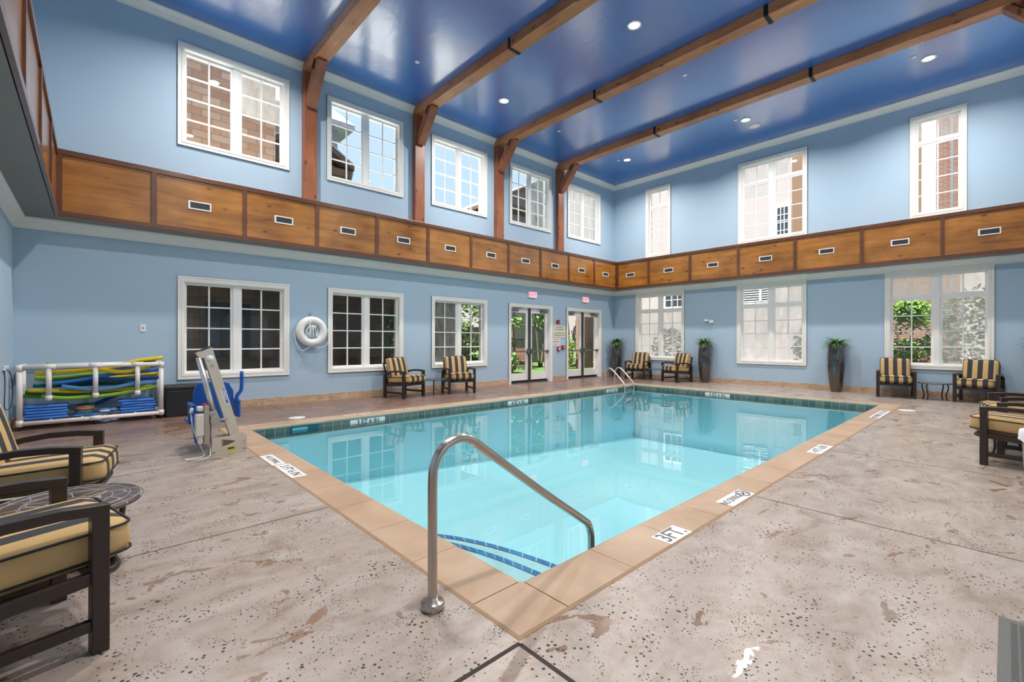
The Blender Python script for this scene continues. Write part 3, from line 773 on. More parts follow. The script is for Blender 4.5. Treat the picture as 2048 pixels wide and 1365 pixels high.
# ================================================================== VENT GRILLES
def grille():
    t = thing('vent_grille', '', 'vent', group='vent grilles in the wood band')
    mb = MB(); w, h = .175, .075
    mb.box(-w, w, 0, .012, h-.022, h, .002); mb.box(-w, w, 0, .012, -h, -h+.022, .002); mb.box(-w, -w+.022, 0, .012, -h+.02, h-.02, .002); mb.box(w-.03, w, 0, .012, -h+.02, h-.02, .002)
    mb.build('face_frame', M['white'], t)
    MB().box(-w+.02, w-.028, .001, .003, -h+.02, h-.02).build('dark_throat', M['black'], t)
    mb = MB()
    for k in range(13): x = -w+.035+k*.0225; mb.box(x-.002, x+.002, .003, .010, -h+.02, h-.02)
    mb.build('louvre', M['grey_metal'], t); return t
G0 = grille(); first = True
ords = ['first', 'second', 'third', 'fourth', 'fifth', 'sixth', 'seventh', 'eighth', 'ninth', 'tenth']
gA = [1.188, 2.576, 3.938, 5.277, 6.649, 8.05, 9.423, 10.80, 12.13, 13.55]
gB = [1.069, 2.571, 4.083, 5.625, 7.131, 8.645, 10.153]
for k, x in enumerate(gA):
    lab = 'white framed vent grille, %s from the corner in the door wall wood band' % ords[k]
    if k == 0: G0.location = (x, BA, 3.785); G0['label'] = lab
    else: dup(G0, (x, BA, 3.785), 0, lab)
for k, y in enumerate(gB): dup(G0, (BB, y, 3.775), -PI/2, 'white framed vent grille, %s from the corner in the planter wall wood band' % ords[k])

# ================================================================== WALL FITTINGS
def XF(x, z, y=0.002): return frame((x, y, z), (-1, 0, 0), (0, 0, 1))       # readable on the door wall
def exit_sign(x, z, label):
    t = thing('exit_sign', label, 'exit sign', (x, 0, z), 0, 'exit signs over the doors')
    MB().box(-.19, .19, .001, .06, -.105, .105, .006).build('housing', M['white'], t)
    MB().box(-.165, .165, .06, .063, -.085, .085).build('sign_face', M['exit_red'], t)
    text('lettering', 'EXIT', .15, emis('exit_letter', (.95, .12, .16), .5) if 'exl' not in M else M['exl'], t, frame((0, .0645, 0), (-1, 0, 0), (0, 0, 1)))
exit_sign(4.53, 2.84, 'lit pink exit sign over the doors beside the garden window')
exit_sign(1.81, 2.85, 'lit pink exit sign over the doors closest to the corner')
red = col('fire_alarm_red', (.32, .02, .03), .4)
t = thing('alarm_strobe', 'small red alarm strobe over the cream notice sign', 'fire alarm', (3.265, 0, 2.0))
MB().box(-.08, .08, .0, .045, -.06, .06, .008).build('housing', red, t); MB().box(-.075, -.02, .045, .06, -.015, .02, .005).build('flash_lens', M['white'], t)
t = thing('notice_sign', 'cream notice sign on the wall between the two double doors', 'sign', (3.2, 0, 1.675))
MB().box(-.315, .315, .002, .012, -.215, .215, .003).build('sign_board', col('cream_board', (.66, .64, .50), .5), t)
inkb = col('brown_ink', (.22, .19, .12), .6)
for z, s in ((.135, 'NO DIVING'), (.06, 'NO LIFEGUARD'), (-.06, 'NO RUNNING OR'), (-.135, 'CHILDREN ALONE')): text('lettering', s, .062, inkb, t, frame((0, .0135, z), (-1, 0, 0), (0, 0, 1)))
t = thing('notice_sign', 'white emergency sign with red writing under the cream notice', 'sign', (3.33, 0, 1.31))
MB().box(-.19, .19, .002, .01, -.13, .13, .003).build('sign_board', M['white'], t)
inkr = col('red_ink', (.55, .05, .10), .6); inkn = col('navy_ink', (.06, .06, .16), .6)
text('lettering', 'IN CASE OF', .05, inkn, t, frame((0, .0115, .085), (-1, 0, 0), (0, 0, 1)))
text('lettering', 'EMERGENCY', .058, inkr, t, frame((0, .0115, .01), (-1, 0, 0), (0, 0, 1)))
text('lettering', 'CALL 911', .07, inkr, t, frame((0, .0115, -.07), (-1, 0, 0), (0, 0, 1)))
t = thing('wall_phone', 'small dark red pull station just below the white emergency sign', 'fire alarm', (3.25, 0, 1.07))
MB().box(-.065, .065, .0, .05, -.07, .07, .008).build('housing', red, t); MB().box(-.045, .03, .05, .058, -.03, .035, .004).build('pull_handle', M['white'], t)
t = thing('alarm_pull_station', 'red alarm pull station beside the second double doors', 'fire alarm', (3.015, 0, 1.127))
MB().box(-.075, .075, .0, .05, -.068, .068, .008).build('housing', red, t); MB().box(-.05, .04, .05, .06, -.02, .02, .004).build('pull_handle', col('pale_red', (.7, .3, .28), .4), t)
t = thing('wall_plate', 'small white wall plate with dark jack above the float rack', 'wall plate', (14.323, 0, 1.563))
MB().box(-.041, .041, .001, .009, -.063, .063, .003).build('cover_plate', M['white'], t); MB().box(-.012, .012, .009, .011, -.014, .012).build('jack', M['grey_metal'], t)
t = thing('emergency_light', 'white twin head emergency light above planter', 'emergency light', (0, 3.78, 2.0))
MB().box(.002, .07, .0, .14, -.06, .055, .008).build('battery_case', M['white'], t)
for y in (-.04, -.11): MB().lathe([(.02, 0), (.045, .03), (.05, .06), (.001, .062)], 16).build('lamp_head', M['white'], t).matrix_local = Matrix.Translation((.03, y-.02, .03)) @ Matrix.Rotation(1.2, 4, 'Y')
# life ring
t = thing('life_ring', 'white life ring hanging between the two lower windows near the lift', 'life ring', (11.453, .01, 1.548))
mb = MB(); R0, r0 = .245, .085
mb.tube([(R0*math.cos(2*PI*k/40), .092, R0*math.sin(2*PI*k/40)) for k in range(40)], r0, 16, True); mb.build('ring', M['ring_white'], t)
mb = MB()
pts = [(.34, .12, .0), (.36, .11, -.08), (.31, .1, -.27), (.20, .1, -.42), (.08, .1, -.36), (0, .11, -.33), (-.12, .1, -.35), (-.26, .1, -.34), (-.35, .1, -.25), (-.355, .11, -.05), (-.34, .12, .06)]
mb.tube(pts, .009, 6, smooth_pts=5)
mb.tube([(0, .1, .33), (.05, .18, .2), (.12, .185, .02), (.1, .18, -.08)], .009, 6, smooth_pts=5)
mb.build('grab_line', M['ring_white'], t)
mb = MB()
for k in range(11):
    rx, rz = .13-.008*(k % 3), .17-.006*(k % 4); yy = .02+.011*k
    mb.tube([(rx*math.cos(2*PI*j/18)+.01*random.uniform(-1, 1), yy+.008*random.uniform(-1, 1), -.02+rz*math.sin(2*PI*j/18)+.01*random.uniform(-1, 1)) for j in range(18)], .0095, 6, True)
for k in range(7): mb.tube([(-.10+.033*k, .145, -.15), (-.08+.027*k+.02*random.uniform(-1, 1), .155, 0), (-.05+.018*k, .145, .13)], .0095, 6, smooth_pts=3)
mb.build('throw_line', M['rope'], t)
MB().box(-.015, .015, .0, .035, .31, .40, .004).build('hook', M['steel'], t)

# ================================================================== POOL FITTINGS
def rail_curve(p): return catmull([Vector(q) for q in p], 6)
t = thing('grab_rail', 'bent stainless steel grab rail at the pool corner in front', 'handrail', (13.722, 8.45, 0))
mb = MB(); mb.tube(rail_curve([(0, 0, .0), (0, 0, .35), (0, 0, .64), (-.012, 0, .72), (-.055, 0, .79), (-.12, 0, .826), (-.19, 0, .833), (-.26, 0, .805), (-.34, 0, .745), (-.8, 0, .41), (-1.21, 0, .125), (-1.265, 0, .075), (-1.292, 0, .0), (-1.297, 0, -.1), (-1.297, 0, -.45)]), .0245, 16)
mb.build('rail_tube', M['steel'], t)
MB().lathe([(.0605, 0.0), (.0605, .03), (.055, .038), (.03, .042), (.026, .06)], 28).build('floor_flange', M['steel'], t)
t = thing('pool_ladder', 'stainless steel pool ladder at the far pool corner', 'pool ladder', (2.91, 2.25, 0))
for sx in (-.25, .25):
    mb = MB(); mb.tube(rail_curve([(sx, -.35, 0), (sx, -.35, .28), (sx, -.335, .39), (sx, -.27, .48), (sx, -.19, .5), (sx, -.1, .46), (sx, .02, .36), (sx, .27, .12), (sx, .335, .03), (sx, .35, -.08), (sx, .35, -.75)]), .021, 12); mb.build('rail_tube', M['alu'], t)
    MB().lathe([(.045, 0), (.045, .014), (.024, .02)], 18, (sx, -.35, 0)).build('floor_flange', M['alu'], t)
for z in (-.16, -.42, -.68): MB().box(-.24, .24, .30, .38, z-.015, z+.01, .004).build('tread', M['white'], t)
# skimmer lids
def lid(x, y, label):
    t = thing('skimmer_lid', label, 'skimmer lid', (x, y, 0), 0, 'round skimmer lids')
    MB().lathe([(.135, 0), (.135, .004), (.12, .007), (.001, .008)], 28).build('cover', M['white'], t)
    mb = MB(); mb.lathe([(.018, .007), (.018, .0095), (.001, .0095)], 10, (.06, 0, 0)); mb.build('finger_hole', M['grey_metal'], t)
lid(12.36, 2.04-.0, 'round white skimmer lid in the deck near the lift side of door wall'); lid(3.25, 9.09, 'round white skimmer lid in the deck opposite the doors')
# depth markers set in the coping and in the waterline tile
ink = col('black_marker_ink', (.02, .02, .025), .6); inkg = col('grey_marker_ink', (.13, .135, .15), .6); mtile = col('white_marker_tile', (.80, .80, .80), .35)
def marker(x, y, w, h, u, v, body, size, label, sx=1.0, imat=None, z=.0015, dive=False):
    t = thing('depth_marker', label, 'depth marker', (x, y, z-.0005), 0, 'pool depth and warning tiles')
    f = frame((0, 0, 0), u, v); mb = MB(); mb.box(-w/2, w/2, -h/2, h/2, -.001, .0012); o = mb.build('marker_tile', mtile, t); o.data.transform(f)
    bits = body.split('   ')
    for k, bt in enumerate(bits):
        off = -w*.16 if dive else (0 if len(bits) == 1 else (-.25 if k == 0 else .27)*w)
        text('lettering', bt, size, imat or ink, t, frame(Vector((0, 0, .0018)) + Vector(u)*off, u, v), .0006, sx)
    if dive:
        mb = MB(); mb.tube([(w*.33+.058*math.cos(2*PI*k/24), .058*math.sin(2*PI*k/24), .002) for k in range(24)], .004, 6, True); mb.bar((w*.33-.042, .042, .002), (w*.33+.042, -.042, .002), .008, .003, 0); mb.bar((w*.33-.03, -.018, .002), (w*.33+.03, .012, .002), .012, .003, 0)
        o = mb.build('no_diving_symbol', imat or ink, t); o.data.transform(f)
U1, V1 = (-1, 0, 0), (0, -1, 0)     # read from the side opposite the doors
marker(12.01, 8.83, .30, .150, U1, V1, '3FT.', .17, 'white 3 FT tile on the coping nearest the grab rail', .88, inkg)
marker(10.905, 8.83, .47, .148, U1, V1, 'NO DIVING', .088, 'white no diving tile on the coping next to the 3 FT tile', .72, dive=True)
marker(8.28, 8.83, .60, .150, U1, V1, '4 FT 6 IN', .13, 'white 4 FT 6 IN tile on the coping opposite the doors', .9)
marker(4.24, 8.825, 1.18, .15, U1, V1, 'NO DIVING   5 FT 6 IN', .12, 'white marker tile on coping nearest the planter wall', .95)
U2, V2 = (0, 1, 0), (-1, 0, 0)
marker(13.49, 4.80, .53, .135, U2, V2, 'NO DIVING', .092, 'white no diving tile on the coping beside the lift base', .82)
marker(13.475, 5.38, .58, .145, U2, V2, '3 FT 6 IN', .125, 'white 3 FT 6 IN tile on the coping past the lift', .95)
U3, V3 = (-1, 0, 0), (0, -1, 0)
def wtiles(x, y, n, u, body, label):
    t = thing('depth_marker', label, 'depth marker', (x, y, 0), 0, 'pool depth and warning tiles')
    nrm = Vector(u).cross(Vector((0, 0, 1))); w = .11*n
    mb = MB(); mb.box(-w/2, w/2, -.075, .005, -.002, .004); o = mb.build('marker_tile', mtile, t); o.data.transform(frame(nrm*.006+Vector((0, 0, -.066)), u, (0, 0, 1)))
    text('lettering', body, .115, ink, t, frame(nrm*.0125+Vector((0, 0, -.118)), u, (0, 0, 1)), .001, .95)
wtiles(11.30, PY0, 6, (-1, 0, 0), '3 FT 6 IN', 'white 3 FT 6 IN tile at the waterline under the lower windows')
wtiles(7.55, PY0, 6, (-1, 0, 0), '4 FT 6 IN', 'white 4 FT 6 IN tile at the waterline under the garden window')
wtiles(3.75, PY0, 5, (-1, 0, 0), '5 FT 6 IN', 'white 5 FT 6 IN tile at the waterline by the pool ladder')
wtiles(PX0, 5.1, 6, (0, 1, 0), '3 FT 6 IN', 'white depth tile at the waterline facing out from the planter wall')
def flat_text(x, y, body, size, u, v, label):
    t = thing('deck_lettering', label, 'painted sign', (x, y, .0008), 0, 'white lettering on the far coping')
    for k, bt in enumerate(body.split('   ')): text('lettering', bt, size, M['white'], t, frame(Vector(u)*(-.42 if k == 0 else .42), u, v), .0008)
flat_text(11.0, CY0+.13, 'NO DIVING   3 FT 6 IN', .13, (1, 0, 0), (0, 1, 0), 'white painted lettering on the coping above the 3 FT 6 IN waterline tile')
flat_text(7.3, CY0+.13, 'NO DIVING   4 FT 6 IN', .13, (1, 0, 0), (0, 1, 0), 'white painted lettering on the coping above the 4 FT 6 IN waterline tile')
flat_text(CX0+.13, 5.1, 'NO DIVING   3 FT 6 IN', .13, (0, -1, 0), (1, 0, 0), 'white painted lettering on the coping facing the planter wall')
# floor grate
t = thing('floor_grate', 'grey slotted metal floor grate in the deck', 'floor grate', (12.33, 10.62, 0))
MB().box(-.62, .62, -.235, .235, -.0005, .006, .002).build('plate', simple('grey_cast_plate', (.15, .15, .145), .5, .5, var=.1, scale=12), t)
mb = MB()
for r in range(14):
    for k in range(57): x = -.57+k*.0203; y = -.185+r*.0285; mb.box(x-.0042, x+.0042, y-.0105, y+.0105, .0058, .0064)
mb.build('slot', M['black'], t)

# ================================================================== FURNITURE
def cushion(w, d, h, bev, puff, nx=10, ny=8):
    """rounded pad, centred in x and y, bottom at z 0"""
    bm = bmesh.new(); bmesh.ops.create_cube(bm, size=1)
    bmesh.ops.subdivide_edges(bm, edges=bm.edges[:], cuts=9, use_grid_fill=True)
    for v in bm.verts:
        u, t, q = v.co.x*2, v.co.y*2, v.co.z*2
        ex = abs(u)**8; ey = abs(t)**8
        hz = h/2*(1+puff*(1-u*u)*(1-t*t))
        z = q*hz; x, y = u*w/2, t*d/2
        # round the long edges
        def rnd(c, lim): 
            s = max(0, abs(c)-(lim-bev)); return s
        dx, dy, dz = rnd(x, w/2), rnd(y, d/2), rnd(z, hz)
        L = math.sqrt(dx*dx+dy*dy+dz*dz)
        if L > bev:
            k = bev/L
            x -= math.copysign(dx*(1-k), x); y -= math.copysign(dy*(1-k), y); z -= math.copysign(dz*(1-k), z)
        v.co = Vector((x, y, z+h/2))
    for f in bm.faces: f.smooth = True
    return bm
def make_chair(label):
    c = thing('lounge_chair', label, 'armchair', group='striped poolside armchairs')
    X = .335; lw = .06; F, Bk = .30, -.30; dk = M['dark_brown']
    for s in (-1, 1):
        MB().box(s*X-lw/2, s*X+lw/2, F-lw/2, F+lw/2, 0, .632, .005).build('leg', dk, c)
        MB().box(s*X-lw/2, s*X+lw/2, Bk-lw/2, Bk+lw/2, 0, .54, .005).build('leg', dk, c)
        mb = MB(); pts = [(F+.03, .612), (F-.12, .628), (F-.28, .627), (F-.42, .606), (F-.53, .572), (F-.61, .525)]
        for (y0, z0), (y1, z1) in zip(pts, pts[1:]): mb.bar((s*X, y0, z0), (s*X, y1-.004, z1), .062, .042, .003)
        mb.build('arm', dk, c)
        MB().box(s*X-.018, s*X+.018, Bk+.02, F-.02, .10, .145, .003).build('stretcher', dk, c)
        MB().bar((s*X, F-.02, .325), (s*X, Bk+.02, .285), .03, .055, .003).build('side_rail', dk, c)
    mb = MB(); mb.box(-X, X, F-.02, F+.015, .285, .345, .004); mb.box(-X, X, Bk-.015, Bk+.02, .25, .31, .004)
    mb.tube([(-.29, F+.02, .315), (-.25, F+.075, .315), (-.15, F+.09, .315), (.15, F+.09, .315), (.25, F+.075, .315), (.29, F+.02, .315)], .022, 8, smooth_pts=3)
    for k in range(5): mb.box(-.26+k*.13-.02, -.26+k*.13+.02, Bk, F, .305, .315)
    mb.build('seat_frame', dk, c)
    mb = MB()
    for s in (-1, 1): mb.bar((s*.27, Bk+.02, .29), (s*.27, Bk-.11, .80), .035, .035, .003)
    mb.bar((-.29, Bk-.11, .80), (.29, Bk-.11, .80), .035, .035, .003); mb.build('back_frame', dk, c)
    # seat pad, front edge rolled forward over the rail
    mb = MB(); mb.bm.free(); mb.bm = cushion(.585, .735, .185, .07, .12)
    m = Matrix.Translation((0, .075, .335)) @ Matrix.Rotation(math.radians(3), 4, 'X')
    for v in mb.bm.verts: v.co = m @ v.co
    sc = mb.build('seat_cushion', M['stripe'], c, recalc=False)
    def piping(w, d, z, m, par):
        p = []; r = .05
        for cx, cy, a0 in ((w/2-r, d/2-r, 0), (-w/2+r, d/2-r, PI/2), (-w/2+r, -d/2+r, PI), (w/2-r, -d/2+r, 1.5*PI)):
            for k in range(4): a = a0+PI/2*k/3; p.append(m @ Vector((cx+r*math.cos(a), cy+r*math.sin(a), z)))
        mb = MB(); mb.tube(p, .006, 6, True); mb.build('piping', M['piping'], par)
    piping(.575, .725, .035, m, sc); piping(.575, .725, .155, m, sc)
    mb = MB(); mb.bm.free(); mb.bm = cushion(.585, .50, .15, .06, .14)
    m = Matrix.Translation((0, -.235, .69)) @ Matrix.Rotation(math.radians(-75), 4, 'X') @ Matrix.Rotation(PI, 4, 'X') @ Matrix.Translation((0, 0, -.075))
    for v in mb.bm.verts: v.co = m @ v.co
    bc = mb.build('back_cushion', M['stripe'], c, recalc=False)
    piping(.575, .49, .03, m, bc); piping(.575, .49, .125, m, bc)
    return c
C0 = make_chair('striped armchair beside the lower window next to the life ring, turned toward the garden doors')
C0.location = (9.465, .60, 0); C0.rotation_euler = (0, 0, .294)
for x, y, r, l in ((7.945, .70, -.306, 'striped armchair facing the pool in front of the half fogged garden window'),
                   (.60, 1.463, -1.397, 'striped armchair next to the planter in the room corner'),
                   (.66, 2.965, -1.886, 'striped armchair turned sideways beside the planter under the emergency light'),
                   (.50, 8.567, -1.406, 'striped armchair next to the planter under the brick view window'),
                   (.45, 9.99, -1.69, 'striped armchair under the brick view window, beyond the glass table'),
                   (7.515, 10.60, 2.957, 'striped armchair seen from its side next to the wicker towel basket'),
                   (5.995, 10.62, 3.325, 'striped armchair half hidden behind the chair by the towel basket'),
                   (15.33, 7.48, 1.80, 'striped armchair closest to the viewer, cut by the picture edge'),
                   (15.30, 5.82, 1.392, 'striped armchair beyond the slate topped table, facing the pool lift')):
    dup(C0, (x, y, 0), r, l)
def side_table(label):
    t = thing('side_table', label, 'side table', group='round dark side tables')
    MB().lathe([(.001, .372), (.295, .372), (.31, .378), (.31, .392), (.30, .398), (.001, .398)], 36, cap=False).build('table_top', simple('grey_glass_top', (.10, .11, .125), .12, .1, var=.1, scale=3), t)
    for k in range(4):
        a = PI/4+k*PI/2+.2; c, s = math.cos(a), math.sin(a)
        mb = MB(); mb.tube([(c*q, s*q, z) for q, z in ((.24, .375), (.265, .33), (.262, .26), (.225, .14), (.225, .07), (.25, .0))], .0125, 8, smooth_pts=4); mb.build('leg', M['dark_brown'], t)
    return t
T0 = side_table('small round side table between the two armchairs under the lower windows'); T0.location = (8.70, .70, 0)
dup(T0, (.60, 2.20, 0), .3, 'small round side table between the armchairs nearest the corner')
dup(T0, (.58, 9.285, 0), .1, 'small round side table under the brick view window').scale = (1.0, 1.0, 1)
dup(T0, (6.72, 10.42, 0), .1, 'small round side table between the two chairs beyond the towel basket')
t = thing('side_table', 'round brown slate patterned table between the two chairs nearest the viewer', 'side table', (15.09, 6.63, 0))
tp = MB().lathe([(.001, .352), (.30, .352), (.345, .362), (.352, .376), (.345, .388), (.30, .392), (.292, .388), (.28, .392), (.001, .392)], 48, cap=False).build('table_top', M['table_top'], t)
mb = MB()
for r in (.335, .285, .20):
    mb.tube([(r*math.cos(2*PI*k/40), r*math.sin(2*PI*k/40), .391) for k in range(40)], .004, 6, True)
mb.build('rim_band', col('pewter_rim', (.30, .30, .31), .3), tp)
for k in range(4):
    a = k*PI/2+.5; c, s = math.cos(a), math.sin(a)
    mb = MB(); mb.tube([(c*q, s*q, z) for q, z in ((.27, .36), (.29, .3), (.28, .2), (.25, .1), (.27, .0))], .017, 8, smooth_pts=4); mb.build('leg', M['dark_brown'], t)
# planters
def planter(x, y, label, seed, h=1.285, r=.175):
    rnd = random.Random(seed); t = thing('planter', label, 'potted fern', (x, y, 0), 0, 'tall dark planters with ferns')
    MB().lathe([(.001, 0), (.125, 0), (.132, .02), (.158, .2), (.185, .42), (.205, .66), (.212, .88), (.205, 1.05), (.186, 1.2), (.184, h-.02), (.196, h), (.19, h+.006), (.172, h-.01), (.168, h-.05), (.001, h-.05)], 36, cap=False).build('pot', M['pot'], t)
    MB().lathe([(.001, h-.035), (.16, h-.045), (.168, h-.06)], 20, cap=False).build('soil', M['soil'], t)
    mb = MB()
    for k in range(95):
        a = rnd.uniform(0, 2*PI); el = rnd.uniform(.25, 1.45); L = rnd.uniform(.26, .44); w = rnd.uniform(.018, .03)
        d = Vector((math.cos(a), math.sin(a), 0)); sd = Vector((-d.y, d.x, 0)); p = Vector((rnd.uniform(-.08, .08), rnd.uniform(-.08, .08), h-.05)); e_ = el; prev = None
        n = 7
        for j in range(n+1):
            q = j/n; ww = w*(1-q**2.2)*(.5+1.2*q if q < .4 else 1)+.001
            A, B = mb.bm.verts.new(p+sd*ww+Vector((0, 0, .3*ww))), mb.bm.verts.new(p-sd*ww+Vector((0, 0, .3*ww)))
            Cn = mb.bm.verts.new(p)
            if prev: mb.bm.faces.new((prev[0], A, Cn, prev[2])); mb.bm.faces.new((prev[2], Cn, B, prev[1]))
            prev = (A, B, Cn)
            p = p + (d*math.cos(e_)+Vector((0, 0, math.sin(e_))))*(L/n); e_ -= rnd.uniform(.16, .34)
    # keep the fronds off the wall
    for v in mb.bm.verts:
        if v.co.x + x < .03: v.co.x = .03-x + (v.co.x+x-.03)*-.15
        if v.co.y + y < .03: v.co.y = .03-y + (v.co.y+y-.03)*-.15
        if v.co.y + y > LY-.03: v.co.y = LY-.03-y - (v.co.y+y-LY+.03)*.15
    mb.build('fern_fronds', M['fern'], t, True)
planter(.30, .36, 'tall dark glazed planter with fern in the room corner', 1)
planter(.28, 3.74, 'tall dark glazed planter with fern under the emergency light', 2)
planter(.28, 7.31, 'tall dark glazed planter with fern between two tall windows', 3)
planter(.28, 10.93, 'tall dark glazed planter with fern beyond the last armchair by the wall', 4)
# towel basket
t = thing('towel_basket', 'grey wicker basket with a white towel on its rim', 'basket', (8.52, 10.73, 0))
MB().lathe([(.001, 0), (.19, 0), (.20, .02), (.215, .25), (.22, .5), (.205, .5), (.2, .3), (.001, .28)], 36, cap=False).build('basket_body', M['wicker'], t)
mb = MB(); n = 40
rows = []
for r, z in ((.001, .548), (.12, .545), (.2, .54), (.226, .53), (.236, .5), (.238, .45), (.241, .40)):
    rows.append([mb.bm.verts.new((r*math.cos(2*PI*k/n)*(1+.03*math.sin(5*2*PI*k/n)*(r > .2)), r*math.sin(2*PI*k/n)*(1+.03*math.sin(7*2*PI*k/n)*(r > .2)), z+.03*math.sin(3*2*PI*k/n)*(z < .45)+.008*math.sin(4*2*PI*k/n))) for k in range(n)])
for A, B in zip(rows, rows[1:]):
    for k in range(n): mb.bm.faces.new((A[k], A[(k+1) % n], B[(k+1) % n], B[k])).smooth = True
mb.build('folded_towel', simple('white_towel', (.86, .87, .90), .9, var=.04, scale=20, bump=.3), t)

# ================================================================== POOL LIFT
LYp = 4.15
t = thing('pool_lift', 'beige pool lift with blue seat standing at the pool edge', 'pool lift', (13.78, LYp-.08, 0))
ox, oy = 13.78, LYp-.08
FX = lambda y: frame((-ox, y-oy, 0), (1, 0, 0), (0, 0, 1))       # (x,z) outlines in world x,z at depth y
for y in (4.14, 3.985):
    plate('base_plate', [(13.60, .012), (13.965, .012), (13.957, .21), (13.60, .21)], [[(13.865, .18), (13.86, .088), (13.725, .134), (13.73, .15)]] if y > 4.1 else [], .016, M['lift'], t, FX(y))
MB().box(13.585-ox, 13.98-ox, 3.975-oy, 4.155-oy, 0, .014, .003).build('foot_plate', M['lift'], t)
plate('mast', [(14.110, 1.20), (13.955, 1.268), (13.632, .10), (13.740, .10), (14.003, 1.045), (14.032, 1.15), (14.07, 1.132)], [], .10, M['lift'], t, FX(4.07))
MB().bar((14.06-ox, 4.07-oy, 1.232), (13.958-ox, 4.07-oy, 1.276), .10, .012, .002).build('mast_cap', M['black'], t)
MB().cyl((14.082-ox, 4.09-oy, 1.15), (13.93-ox, 4.09-oy, .49), .031, 18).build('actuator_tube', M['alu'], t)
mb = MB(); mb.bar((13.955-ox, 4.09-oy, .52), (13.905-ox, 4.09-oy, .38), .085, .085, .012); mb.cyl((13.925-ox, 4.03-oy, .41), (13.925-ox, 4.165-oy, .41), .05, 18); mb.cyl((13.90-ox, 4.12-oy, .40), (13.80-ox, 4.12-oy, .42), .016, 10); mb.build('motor_joint', M['lift_side'], t)
MB().box(13.905-ox, 13.965-ox, 4.05-oy, 4.12-oy, .02, .37, .006).build('support_post', M['lift'], t)
mb = MB(); mb.box(14.03-ox, 14.115-ox, 4.04-oy, 4.14-oy, .24, .50, .012); mb.box(14.04-ox, 14.09-ox, 4.05-oy, 4.13-oy, .15, .25, .008); mb.box(14.04-ox, 14.10-ox, 4.04-oy, 4.14-oy, .53, .585, .012); cb = mb.build('control_box', col('warm_white_case', (.70, .66, .58), .4), t)
MB().box(13.985-ox, 14.035-ox, 4.035-oy, 4.145-oy, .145, .59, .006).build('control_bracket', M['lift_side'], t)
MB().lathe([(.022, 0), (.022, .018), (.012, .026), (.001, .027)], 16, (14.02-ox, 4.09-oy, .59)).build('stop_button', col('red_button', (.6, .03, .08), .3), t)
# seat: moulded back, pan, two arms, footrest
bl = M['blue_seat']
plate('seat_back', [(13.68, .33), (13.645, .45), (13.65, .70), (13.70, .80), (13.77, .825), (13.98, .825), (14.045, .80), (14.075, .70), (14.085, .45), (14.07, .33)], [], .03, bl, t, FX(3.66)).data.transform(Matrix.Identity(4))
MB().box(13.66-ox, 14.08-ox, 3.28-oy, 3.68-oy, .31, .355, .018).build('seat_pan', bl, t)
mb = MB(); mb.box(14.09-ox, 14.125-ox, 3.32-oy, 3.66-oy, .32, .36, .01); mb.box(14.09-ox, 14.125-ox, 3.62-oy, 3.665-oy, .32, .58, .01); mb.box(14.085-ox, 14.135-ox, 3.62-oy, 3.98-oy, .555, .59, .012); mb.build('arm_rest', bl, t)
mb = MB(); mb.box(13.575-ox, 13.615-ox, 3.36-oy, 3.72-oy, .36, .585, .012); mb.tube([(13.61-ox, 3.7-oy, .56), (13.615-ox, 3.71-oy, .64), (13.57-ox, 3.72-oy, .72), (13.565-ox, 3.72-oy, .95)], .022, 10, smooth_pts=5); mb.build('arm_rest', bl, t)
mb = MB(); mb.bar((14.06-ox, 3.66-oy, .34), (14.03-ox, 3.72-oy, .10), .075, .03, .008); mb.box(13.86-ox, 14.06-ox, 3.62-oy, 3.80-oy, .085, .115, .01); mb.build('foot_rest', bl, t)
mb = MB(); mb.cyl((14.13-ox, 3.99-oy, .56), (14.145-ox, 4.0-oy, .50), .02, 10); mb.tube([(14.145-ox, 4.0-oy, .5), (14.12-ox, 4.02-oy, .3), (14.05-ox, 4.05-oy, .1), (14.04-ox, 4.12-oy, .008), (14.22-ox, 4.16-oy, .007), (14.15-ox, 4.24-oy, .007), (14.0-ox, 4.2-oy, .007), (13.97-ox, 4.1-oy, .1), (14.0-ox, 4.09-oy, .16)], .006, 6, smooth_pts=6); mb.build('handset_cable', M['white'], t)
lg = thing('x', '', None); bpy.data.objects.remove(lg)
# stickers on the mast
du = Vector((13.80-13.847, 0, .596-.769)).normalized(); dv = du.cross(Vector((0, 1, 0)))
fr = frame((13.823-ox, 4.1205-oy, .683), du, -dv if (-dv).x < 0 else dv)
mb = MB(); mb.box(-.095, .095, -.024, .024, -.0005, .0008); o = mb.build('maker_plate', M['white'], t); o.data.transform(fr)
text('maker_lettering', 'ROXM', .05, col('label_blue', (.01, .14, .38), .5), t, fr @ Matrix.Translation((-.005, 0, .0012)), .0005, 1.25)
mb = MB(); mb.lathe([(.04, 0), (.04, .001), (.001, .0012)], 24); o = mb.build('round_sticker', M['white'], t); o.data.transform(frame((13.975-ox, 4.1205-oy, 1.135), (-1, 0, 0), (0, 0, 1)))
mb = MB().box(13.72-ox, 13.805-ox, 4.148-oy, 4.1495-oy, .022, .085); mb.build('warning_sticker', col('sticker_yellow', (.62, .60, .06), .5), t)
MB().box(13.735-ox, 13.80-ox, 4.1492-oy, 4.1503-oy, .055, .075).build('warning_print', ink, t)
mb = MB()
for x, z in ((13.625, .04), (13.63, .135), (13.94, .04)): mb.lathe([(.014, 0), (.012, .01), (.001, .011)], 8, (0, 0, 0)) if False else mb.cyl((x-ox, 4.147-oy, z), (x-ox, 4.158-oy, z), .012, 8)
mb.cyl((13.952-ox, 4.12-oy, 1.055), (13.952-ox, 4.128-oy, 1.055), .016, 10)
mb.build('bolt', M['steel'], t)
